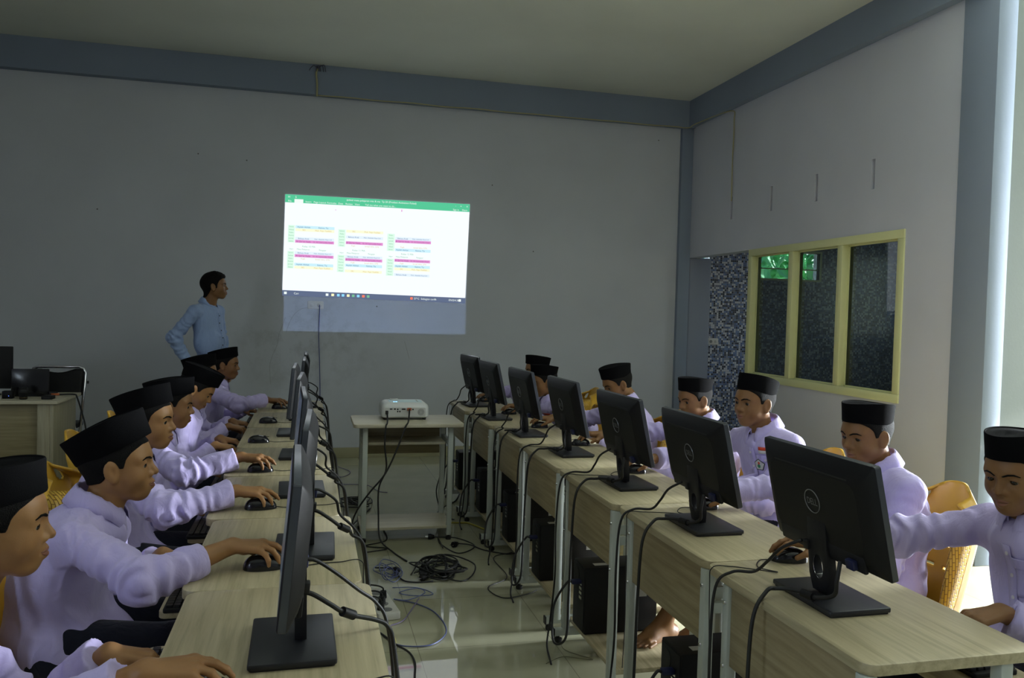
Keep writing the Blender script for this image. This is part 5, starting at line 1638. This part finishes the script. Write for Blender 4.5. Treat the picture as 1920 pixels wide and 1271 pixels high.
cable('power_cable', 'black cords looped against the right rear leg of the trolley table', [(.93,5.75,.35),(.915,5.70,.28),(.885,5.66,.18),(.90,5.62,.08),(.93,5.58,.010),(.99,5.5,.008)], .0040, M_RUB, group=GC)
cable('power_cable', 'faint grey thread of cord on the tiles below the third right-row desk', [(1.143,3.463,.004),(1.088,3.292,.004),(1.179,3.164,.004),(1.063,3.213,.004),(.971,3.163,.004)], .0016, simple('olive_cord', (.14,.13,.07), .5), group=GC)

ps = thing('power_strip', 'white power strip with black plugs on the floor by the left-row desks', 'power strip', (.355, 3.92, 0), .14)
MB().prism(rrect(-.055, -.17, .055, .17, .012), 0, .036).build('housing', M_PLATE, ps, bevel=.004)
for k in range(4):
    MB().cyl((0, -.125 + .078*k, .036), (0, -.125 + .078*k, .0385), .024, None, 18).build('socket', M_GREYP, ps, autosmooth=40)
for k in range(3):
    q = tag(empty('power_plug', (.355 + .012*(k-1), 3.80 + .078*k, .038)), 'black plug pushed into the white power strip on the floor', 'plug', 'plugs in the power strip')
    MB().cyl((0,0,0), (0,0,.034), .018, .015, 14).build('plug_body', M_BLK, q, autosmooth=40)
    MB().tube(catmull([(0,0,.03), (-.004,0,.05), (-.04,.01,.06), (-.09,.03 + .03*k,.035), (-.14,.05,.01)], 6), .004, 6).build('cord', M_RUB, q, smooth=True)

# ------------------------------------------------------------------ teacher's corner
def teacher():
    x0, x1, y0, y1 = -2.95, -1.735, 6.285, 6.90
    t = thing('teacher_desk', 'pale oak desk with solid side panels in the far left corner', 'desk', (-2.34, 6.60, 0))
    ox, oy = -2.34, 6.60
    MB().box((x0-ox, y0-oy, .727), (x1-ox, y1-oy, .75)).build('desktop', M_OAKX, t, bevel=.002)
    for x in (x0+.03, x1-.055):
        MB().box((x-ox, y0+.03-oy, .0), (x+.025-ox, y1-.03-oy, .727)).build('side_panel', wood_side, t, bevel=.002)
    MB().box((x1-.135-ox, y0+.028-oy, .0), (x1-.055-ox, y0+.046-oy, .727)).build('front_stile', wood_side, t, bevel=.002)
    MB().box((x0+.055-ox, y0+.06-oy, .33), (x1-.135-ox, y0+.075-oy, .727)).build('front_panel', M_OAKXD, t, bevel=.0015)
    MB().box((x0+.055-ox, y0+.03-oy, .02), (x1-.055-ox, y1-.05-oy, .04)).build('floor_shelf', M_OAKX, t, bevel=.002)
    # things on it
    m = thing('monitor', 'black monitor at the left edge of the teacher desk', 'monitor', (-2.34, 6.62, .75))
    MB().prism(rrect(-.12,-.09,.12,.09,.02), 0, .012).build('base', M_BASE, m, bevel=.003)
    MB().box((-.03,.0,.01), (.03,.03,.14)).build('stand', M_BLK, m, bevel=.004)
    pn = MB().box((-.215,-.012,.055), (.215,.018,.365)).build('panel', M_BLK, m, bevel=.006)
    MB().box((-.205,.0175,.066), (.205,.0186,.355)).build('screen', M_RUB, pn)
    l = thing('laptop', 'open black laptop seen from behind on the teacher desk', 'laptop', (-1.995, 6.60, .75))
    MB().prism(rrect(-.125,-.02,.125,.20,.01), .0, .016).build('base', M_BLK, l, bevel=.003)
    v = MB(); v.prism(rrect(-.126, .014, .126, .205, .008), -.026, -.018, 'y'); lid = v.build('lid', M_BLKG, l, bevel=.002)
    cl = thing('camera_lens', 'short black camera lens standing in front of the laptop', 'camera lens', (-1.985, 6.40, .75))
    MB().lathe([(.024,0),(.026,.004),(.026,.022),(.030,.026),(.033,.045),(.033,.075),(.030,.078),(.029,.084)], (0,0,0), 24).build('barrel', M_BLK, cl, autosmooth=35)
    MB().lathe([(.0335,.048),(.0345,.050),(.0345,.070),(.0335,.072)], (0,0,0), 30).build('focus_ring', M_RUB, cl, autosmooth=30)
    MB().lathe([(.0262,.010),(.0270,.011),(.0270,.013),(.0262,.014)], (0,0,0), 30).build('gold_ring', simple('dull_gold', (.2,.14,.05), .4, .7), cl, autosmooth=30)
    b = thing('card_reader', 'small flat black box at the right front of the teacher desk', 'box', (-1.83, 6.42, .75))
    MB().prism(rrect(-.036,-.04,.036,.04,.006), 0, .026).build('case', M_BLK, b, bevel=.003)
    MB().box((-.02,-.0415,.008), (.02,-.0395,.014)).build('slot', M_RUB, b)
    b = thing('power_adapter', 'black power brick with a blue lamp beside the monitor foot', 'adapter', (-2.10, 6.46, .75))
    MB().box((-.035,-.025,0), (.035,.025,.055)).build('case', M_BLK, b, bevel=.006)
    MB().cyl((.01,-.0255,.02), (.01,-.0265,.02), .002, None, 8).build('indicator_light', emit_mat('blue_led', (.1,.2,1), 2), b)
    c = cable('power_cable', 'black cable running over the right end of the teacher desk', [(-1.90,6.62,.758),(-1.82,6.66,.7585),(-1.722,6.655,.759),(-1.695,6.63,.738),(-1.64,6.55,.63),(-1.60,6.50,.50),(-1.58,6.45,.25),(-1.6,6.4,.01)], .006, M_RUB)
    MB().cyl((-1.875,6.635,.760), (-1.825,6.66,.760), .0085, None, 12).build('orange_sleeve', simple('orange_tape', (.50,.12,.03), .5), c, autosmooth=40)
    w = thing('charger', 'small white charger at the left of the teacher desk', 'charger', (-2.17, 6.38, .75))
    MB().prism(rrect(-.05,-.02,.05,.02,.012), 0, .018).build('case', M_PLATE, w, bevel=.004)
    MB().tube(catmull([(-.05,0,.01),(-.09,.02,.006),(-.14,.0,.005)], 5), .0025, 6).build('cord', M_PLATE, w, smooth=True)
    # paper boxes on the floor shelf
    M_BBOX = simple('deep_blue_paper', (.015,.04,.22), .45, var=.1)
    for k, (x, w_) in enumerate(((-2.30, .24), (-2.02, .15))):
        q = thing('paper_ream', ('wide blue paper ream under the teacher desk', 'narrow blue paper ream marked F4 under the teacher desk')[k], 'paper ream', (x, 6.56, .0415))
        pk = MB().box((-w_/2,-.10,0), (w_/2,.10,.335)).build('wrapper', M_BBOX, q, bevel=.006)
        if k == 1:
            MB().box((-.022,-.1015,.17), (.022,-.1003,.235)).build('yellow_square', simple('yellow_print', (.62,.45,.04), .5), pk)
            vv, ff, wd = text_geo('F4', .06)
            MB().add([(p[0]-wd/2, -.1013, .255 + p[1]) for p in vv], ff).build('lettering', M_STICK, pk)
        else:
            MB().box((.06,-.1013,.26), (.11,-.1003,.31)).build('white_print', M_STICK, pk)
    # folding chair
    f = thing('folding_chair', 'black padded folding chair with a chrome frame by the back wall', 'chair', (-1.985, 7.13, 0))
    fr = MB()
    def arc(hw, z0, z1, y0_, y1_, r=.05):
        P = [(-hw, y0_, z0)]
        P += [(-hw, y1_, z1-r), (-hw+r*.3, y1_, z1-r*.3), (-hw+r, y1_, z1), (hw-r, y1_, z1), (hw-r*.3, y1_, z1-r*.3), (hw, y1_, z1-r)]
        P += [(hw, y0_, z0)]
        return P
    fr.tube(arc(.20, .012, .925, -.20, .10), .0115, 10)
    fr.build('frame', M_CHROME, f, smooth=True)
    MB().tube([(-.185,.20,.012), (-.185,-.16,.47)], .0105, 10).tube([(.185,.20,.012), (.185,-.16,.47)], .0105, 10).tube([(-.185,.18,.05), (.185,.18,.05)], .008, 8).build('rear_frame', M_CHROME, f, smooth=True)
    pad = MB(); rows = []
    for i in range(13):
        v = i/12; z = .615 + .295*v; row = []
        for j in range(13):
            u = j/12*2-1; hw = .188 - (.02*(1-v)**3*4 if v < .25 else 0)
            zz = z - (.030*max(0, v-.6)/.4*max(0, 1-(u/.62)**2)) + (.035*(abs(u)**3)*(1-v)**4)
            row.append((u*hw, .052 + .0*v - .020*(1-u*u) + .045*v, zz))
        rows.append(row)
    pad.sheet(rows); pad.build('backrest', M_BLK, f, smooth=True, solid=.028)
    MB().prism(rrect(-.185,-.20,.185,.14,.05), .445, .485).build('seat', M_BLK, f, bevel=.012, seg=3)
    MB().cyl((.212,.095,.80), (.222,.095,.80), .012, None, 12).build('side_knob', M_RUB, f, autosmooth=40)
wood_side = wood_mat('oak_side_panel', (.30,.27,.17), (.38,.345,.23), (.46,.42,.29), 'Z')
teacher()
# ------------------------------------------------------------------ the class
def boy(side, i, hc, look, rh, lh, label, **kw):
    """hc, hand positions in world metres; side 'L' faces +x, 'R' faces -x"""
    L = side == 'L'; sg = 1 if L else -1
    hx = hc[0] - sg*kw.pop('back', .12); y = kw.pop('hy', hc[1])
    def loc(p): return ((p[0]-hx)*sg, (p[1]-y)*sg, p[2])
    h = loc(hc)
    def hand(H, nm):
        typ = H[0]; p = loc(H[1]); f = H[2] if len(H) > 2 else None
        sd = -1 if nm == 'r' else 1
        if f is None:
            S = np.array((h[0]-.062, sd*.137)); q = np.array(p[:2]) - S
            a = math.atan2(q[1], q[0])*.55
            f = (math.cos(a), math.sin(a), -.10)
        f = nrm(f)
        W = np.array(p) - np.array(f)*(.082 if typ == 'mouse' else .10)
        W[2] = p[2] + (.056 if typ == 'mouse' else .052)
        ff = (f[0], f[1], -.08 if typ == 'mouse' else -.22)
        d = dict(W=W, f=ff, n=(0, 0, 1), pose=typ, cuff=H[3] if len(H) > 3 and H[3] else .9)
        if len(H) > 4: d['pole'] = H[4]
        return d
    hands = dict(r=hand(rh, 'r'), l=hand(lh, 'l'))
    ft = kw.pop('feet', None)
    legs = []
    for k, sd in enumerate((-1, 1)):
        A = (min(.29 if L else .25, ((-.335 - hx) if L else (hx - 1.56)) - .06), sd*.062, .078); toe = (1, sd*.12, 0); K = (min(.365, (-.335 - hx) if L else (hx - 1.56)), sd*.105, .510)
        if ft and ft[k]:
            A = loc(ft[k][0]); q = ft[k][1]; toe = (q[0]*sg, q[1]*sg, 0)
            K = (min(.40, A[0]*.9 + .02), A[1]*.6 + sd*.05, .48)
        legs.append(dict(hip=(.02, sd*.082, .522), knee=K, ankle=A, toe=toe))
    nk = kw.pop('nk', None)
    if nk: kw['neck'] = (h[0] + nk[0], h[1], h[2] + nk[1])
    sp = dict(label=label, at=(hx, y, 0), rz=0 if L else PI, head=h, look=look, hands=hands, legs=legs, seed=i*1.7 + (0 if L else 20), group='pupils at the computers', **kw)
    out = person(sp)
    # the chair he sits on
    cx = hx + sg*CDX.get((side, i), .0 if L else .018); yc = y + (.01 if L else -.02)
    place(chair0, cx, yc, 0, (0 if L else PI) + random.uniform(-.06, .06), CH[side][i], 'chair', 'yellow plastic chairs')
    return out
CDX = {('R', 5): -.03, ('L', 2): .03}
CH = {'L': ['yellow plastic chair under the boy %s in the left row' % nth(i) for i in range(7)], 'R': ['yellow plastic chair under the boy %s in the right row' % nth(i) for i in range(7)]}
NEAR = dict(vox=.0027, cvox=.0045); MIDV = dict(vox=.0038, cvox=.0055); FAR = dict(vox=.0050, cvox=.007)
kbL = lambda i, dy: (LXE[i] - .45, LY[i] + dy, .672)
kbR = lambda i, dy: (RXE[i] + .43, RY[i] + dy, .672)
mL = lambda i: (LMO[i][0], LMO[i][1], .757)
mR = lambda i: (RMO[i][0], RMO[i][1], .757)

boy('L', 0, (-.585, 1.725, 1.018), (12, 3, 0), ('mouse', (-.185, 1.50, .757), (.97, .12, -.1), .8, (-.1, -.6, -1.6)), ('type', (-.295, 1.80, .672), (1, 0, -.1), .9, (-.3, .1, -1.0)), 'boy in black cap cut off at the lower left corner, typing', skin=0, cap_tilt=14, hs=.94, back=.24, nk=(-.120, -.190), **NEAR)
boy('L', 1, (-.518, 2.425, 1.000), (2, -1, 0), ('mouse', mL(1), None, .66, (-.10, -.9, -.36)), ('type', kbL(1, .05)), 'boy in black cap with rolled cuff leaning to the monitor, second in the left row', skin=0, cap_tilt=25, hs=.95, cap_size=(1.12,1.02,.92), back=.14, **NEAR)
boy('L', 2, (-.572, 3.13, 1.028), (-8, 2, 0), ('mouse', mL(2)), ('type', kbL(2, .05)), 'boy in black cap holding a mouse, third in the left row', skin=0, cap_tilt=20, cap_size=(1.08,1,.86), back=.10, **MIDV)
boy('L', 3, (-.604, 3.84, 1.004), (4, 8, 0), ('mouse', mL(3)), ('type', kbL(3, .05)), 'darker-skinned boy in black cap holding a mouse, fourth in the left row', skin=1, cap_tilt=16, cap_size=(1.08,1,.86), **MIDV)
boy('L', 4, (-.590, 4.55, 1.010), (0, 34, 0), ('type', (-.375, 4.44, .672)), ('type', (-.375, 4.66, .672)), 'boy in black cap looking down at his keyboard, fifth in the left row', skin=0, cap_tilt=12, cap_size=(1.08,1,.88), **MIDV)
boy('L', 5, (-.655, 5.26, 1.030), (2, 4, 0), ('type', (-.375, 5.14, .672)), ('type', (-.375, 5.36, .672)), 'boy in black cap mostly hidden behind the boy looking down, typing', skin=1, cap_tilt=16, **FAR)
boy('L', 6, (-.586, 5.97, 1.040), (-6, 4, 0), ('mouse', mL(6), None, None, (-.1, -.9, -.25)), ('type', kbL(6, .05)), 'boy in black cap at the far end of the left row below the standing man', skin=2, cap_tilt=17, **FAR)

r1 = boy('R', 0, (1.822, 1.73, 1.064), (14, 12, 0), ('mouse', mR(0)), ('type', (1.60, 1.66, .680)), 'boy in black cap at the right edge, arm stretched to a mouse', skin=1, cap_tilt=10, detail=True, pocket=True, gaze=(5, 14), **NEAR)
boy('R', 1, (1.900, 2.43, 1.060), (8, 10, 0), ('mouse', mR(1)), ('type', kbR(1, -.08)), 'boy in black cap on a woven yellow chair, second in the right row', skin=1, cap_tilt=12, gaze=(4, 12), back=.08, **NEAR)
r3 = boy('R', 2, (1.878, 3.135, 1.092), (14, 2, 0), ('mouse', mR(2)), ('type', kbR(2, -.08)), 'boy in black cap with a red and white flag patch on his chest', skin=1, cap_tilt=18, turn=16, detail=True, pocket=True, gaze=(0, 6), feet=(((1.68, 3.215, .078), (-1, .15)), ((1.460, 3.085, .178), (-.86, -.36))), foot=1.12, leg_end=.66, **MIDV)
boy('R', 3, (1.955, 3.845, 1.030), (10, 12, 0), ('mouse', mR(3)), ('type', kbR(3, -.08)), 'boy in black cap in front of the mosaic passage, glancing down at his screen', skin=1, cap_tilt=15, **MIDV)
boy('R', 4, (1.800, 4.55, 1.048), (4, 24, 0), ('mouse', mR(4)), ('type', kbR(4, -.08)), 'boy in black cap bending his head behind a monitor, fifth in the right row', skin=1, cap_tilt=12, **MIDV)
r6 = boy('R', 5, (1.575, 5.36, .990), (6, 14, 0), ('mouse', mR(5), None, None, (-.1, -1.0, .35)), ('type', kbR(5, -.08)), 'boy half hidden behind a monitor, second from the back in the right row', skin=1, cap_tilt=18, back=.30, **FAR)
boy('R', 6, (1.700, 5.985, 1.020), (4, 8, 0), ('mouse', mR(6), None, None, (-.1, -1.0, .0)), ('type', kbR(6, -.08)), 'boy at the far end of the right row, only his black cap showing', skin=1, cap_tilt=14, back=.20, **FAR)

# badges on the shirts
def badge(entry, dy, dz, w, h, kind):
    root, J, so, surf = entry
    T = J['T']; f = T @ v3(1,0,0); l = T @ v3(0,1,0); up = nrm(J['N'] - J['mid'])
    o = J['N'] + up*dz + l*dy + f*.4
    R_, U_, D_ = tuple(-l), tuple(up), tuple(-f)
    if kind == 'flag':
        m = MB()
        if patch(m, surf, o + up*h*.25, R_, U_, D_, w, h/2, .0055, 6, 3): m.build('red_band', M_RED, so, smooth=True, solid=.001)
        m = MB()
        if patch(m, surf, o - up*h*.25, R_, U_, D_, w, h/2, .0055, 6, 3): m.build('white_band', M_STICK, so, smooth=True, solid=.001)
    elif kind == 'strip':
        m = MB()
        if patch(m, surf, o, R_, U_, D_, w, h, .005, 6, 3): m.build('red_badge', M_RED, so, smooth=True, solid=.001)
    else:
        def ring(r, lift):
            P = []
            for k in range(5):
                for q in range(4):
                    a0 = PI/2 + 2*PI*k/5; a1 = a0 + 2*PI/5; u = q/4
                    x = (math.cos(a0)*(1-u) + math.cos(a1)*u)*r; y = (math.sin(a0)*(1-u) + math.sin(a1)*u)*r
                    p, n = surf.hit(Vector(o) - Vector(l)*x + Vector(up)*y, D_)
                    if p is None: return None
                    P.append(p + Vector(f)*lift)
            return P
        c = surf.hit(o, D_)[0]
        for nm, r, lift, mt in (('emblem_border', w/2, .0060, M_RUB), ('emblem_field', w/2*.86, .0068, M_STICK)):
            P = ring(r, lift)
            if P: MB().add([c + Vector(f)*lift] + P, [(0, 1+k, 1+(k+1) % 20) for k in range(20)]).build(nm, mt, so)
        for nm, (cx, cy, r), mt in (('emblem_red', (0, .008, .007), M_RED), ('emblem_green', (.001, -.006, .0095), simple('green_thread', (.03,.22,.10), .7)), ('emblem_dark', (0, .001, .0035), M_RUB)):
            P = []
            for k in range(12):
                a = 2*PI*k/12; rr = r*(1 if k % 2 else .7)
                p, n = surf.hit(Vector(o) - Vector(l)*(cx + rr*math.cos(a)) + Vector(up)*(cy + rr*math.sin(a)), D_)
                P.append(p + Vector(f)*.0078)
            MB().add(P, [tuple(range(12))]).build(nm, mt, so)
M_RED = simple('red_cloth', (.62,.06,.02), .7)
badge(r3, .066, -.072, .046, .030, 'flag')
badge(r3, .030, -.140, .056, .056, 'emblem')
badge(r6, .06, -.13, .04, .016, 'strip')

# the man standing by the back wall
ix, iy = -.845, 7.25
person(dict(label='young man in a pale blue shirt standing by the back wall, watching the picture', at=(ix, iy, 0), rz=-.45, head=(.045, 0, 1.615), look=(26, -3, 0), hs=1.0,
    hip=(.02, 0, .90), neck=(-.018, 0, 1.455), half=.175, slouch=-.01, ua=.275, fa=.25, stand=True, wide=1.0, hem=.80,
    hands=dict(r=dict(W=(-.07, -.17, .965), f=(.8, .5, -.15), n=(.0, -.5, .8), pose='hang', cuff=.9, pole=(-.75, -.55, -.2)), l=dict(W=(.05, .20, .90), f=(.35, -.25, -1), n=(0, 1, 0), pose='hang', cuff=.92)),
    legs=[dict(hip=(.02, -.09, .88), knee=(.035, -.10, .48), ankle=(.0, -.11, .078), toe=(1, -.2, 0)), dict(hip=(.02, .09, .88), knee=(.035, .10, .48), ankle=(.0, .11, .078), toe=(1, .2, 0))],
    shirt=M_BLUE, trousers=M_BLACKTR, skin=1, cap=False, seed=55, vox=.0045, cvox=.0055, detail=True, btn=M_DKBTN, leg_end=.97))
# ------------------------------------------------------------------ daylight and camera
w = bpy.data.worlds.new('sky'); scene.world = w; w.use_nodes = True
nt = w.node_tree; bg = nt.nodes['Background']
sky = nt.nodes.new('ShaderNodeTexSky'); sky.sky_type = 'NISHITA'; sky.sun_disc = False; sky.sun_elevation = math.radians(48); sky.sun_rotation = math.radians(100)
nt.links.new(sky.outputs[0], bg.inputs['Color']); bg.inputs['Strength'].default_value = WORLD

def area(name, loc, target, sx, sy, power, col):
    l = bpy.data.lights.new(name, 'AREA'); l.shape = 'RECTANGLE'; l.size = sx; l.size_y = sy; l.energy = power; l.color = col
    o = bpy.data.objects.new(name, l); COL.objects.link(o); o.location = loc
    o.rotation_euler = (Vector(target) - Vector(loc)).to_track_quat('-Z', 'Y').to_euler()
    return o
area('daylight_doorway', (5.40, YC+.30, 1.25), (5.1, 0, 1.1), 1.75, 2.35, DAY, (.93, .97, 1.0))
area('daylight_bay_window', (XA+.12, 3.46, 1.5), (0, 3.3, 1.2), 1.05, 2.3, BAYW, (.88, .945, 1.0))
area('daylight_left_window', (XL-.05, -.3, 2.0), (0, .9, 1.2), 1.3, .75, LEFTW, (.80, .90, 1.0))
area('added_washroom_light', (6.95, 6.8, 1.8), (4, 7.2, 1.0), 1.5, .95, 5, (.88, 1.0, .95))  # unseen source added at an invented side opening to brighten the mosaic
sun = bpy.data.lights.new('sun', 'SUN'); sun.energy = SUN; sun.angle = .02; sun.color = (.97, .98, 1)
so_ = bpy.data.objects.new('sun', sun); COL.objects.link(so_); so_.rotation_euler = Vector((-.92, .05, -.33)).to_track_quat('-Z', 'Y').to_euler()

# faint raster of the projector lamp around the picture
pl_ = bpy.data.lights.new('projector_beam', 'SPOT'); pl_.energy = 40; pl_.spot_size = math.radians(60); pl_.spot_blend = 0; pl_.shadow_soft_size = .004
pl_.color = (.45, .62, 1.0); pl_.use_nodes = True
po = bpy.data.objects.new('projector_beam', pl_); COL.objects.link(po)
LP = Vector((.537, 5.44, .812)); po.location = LP; po.rotation_euler = (PI/2, 0, 0)       # looks along +y
nt = pl_.node_tree; em = nt.nodes['Emission']
geo = nt.nodes.new('ShaderNodeTexCoord'); sep = nt.nodes.new('ShaderNodeSeparateXYZ'); nt.links.new(geo.outputs['Normal'], sep.inputs[0])
def mth(op, a, b):
    n = nt.nodes.new('ShaderNodeMath'); n.operation = op
    for k, q in enumerate((a, b)):
        if isinstance(q, (int, float)): n.inputs[k].default_value = q
        elif q is not None: nt.links.new(q, n.inputs[k])
    return n.outputs[0]
nz = mth('ABSOLUTE', sep.outputs['Z'], None)
u = mth('DIVIDE', sep.outputs['X'], nz); v = mth('DIVIDE', sep.outputs['Y'], nz)
D_ = YB - LP.y
u0, u1, v0, v1 = (-.262 - LP.x)/D_, (1.512 - LP.x)/D_, (1.232 - LP.z)/D_, (2.63 - LP.z)/D_
ins = mth('MULTIPLY', mth('MULTIPLY', mth('GREATER_THAN', u, u0), mth('LESS_THAN', u, u1)), mth('MULTIPLY', mth('GREATER_THAN', v, v0), mth('LESS_THAN', v, v1)))
nt.links.new(ins, em.inputs['Strength'])

cam = bpy.data.cameras.new('camera'); co = bpy.data.objects.new('camera', cam); COL.objects.link(co)
F_, YAW, PIT, ROL = 1510.6, .244322, .030816, .026698
cam.sensor_width = 36; cam.lens = 36*F_/1920; cam.clip_start = .02
cy, sy, cp, sp_ = math.cos(YAW), math.sin(YAW), math.cos(PIT), math.sin(PIT)
fwd = Vector((sy*cp, cy*cp, -sp_)); right = Vector((cy, -sy, 0)); up = right.cross(fwd)
r2 = right*math.cos(ROL) + up*math.sin(ROL); u2 = up*math.cos(ROL) - right*math.sin(ROL)
M = Matrix([[r2.x, u2.x, -fwd.x, 0], [r2.y, u2.y, -fwd.y, 0], [r2.z, u2.z, -fwd.z, 1.45], [0, 0, 0, 1]])
co.matrix_world = M
scene.camera = co
vs = scene.view_settings
vs.view_transform = 'Standard'; vs.look = 'None'; vs.gamma = 1.0; vs.use_curve_mapping = False; vs.exposure = EXPO
scene.cycles.use_denoising = True
scene.cycles.max_bounces = 10; scene.cycles.diffuse_bounces = 5; scene.cycles.glossy_bounces = 5; scene.cycles.transparent_max_bounces = 12
scene.cycles.sample_clamp_indirect = 6.0
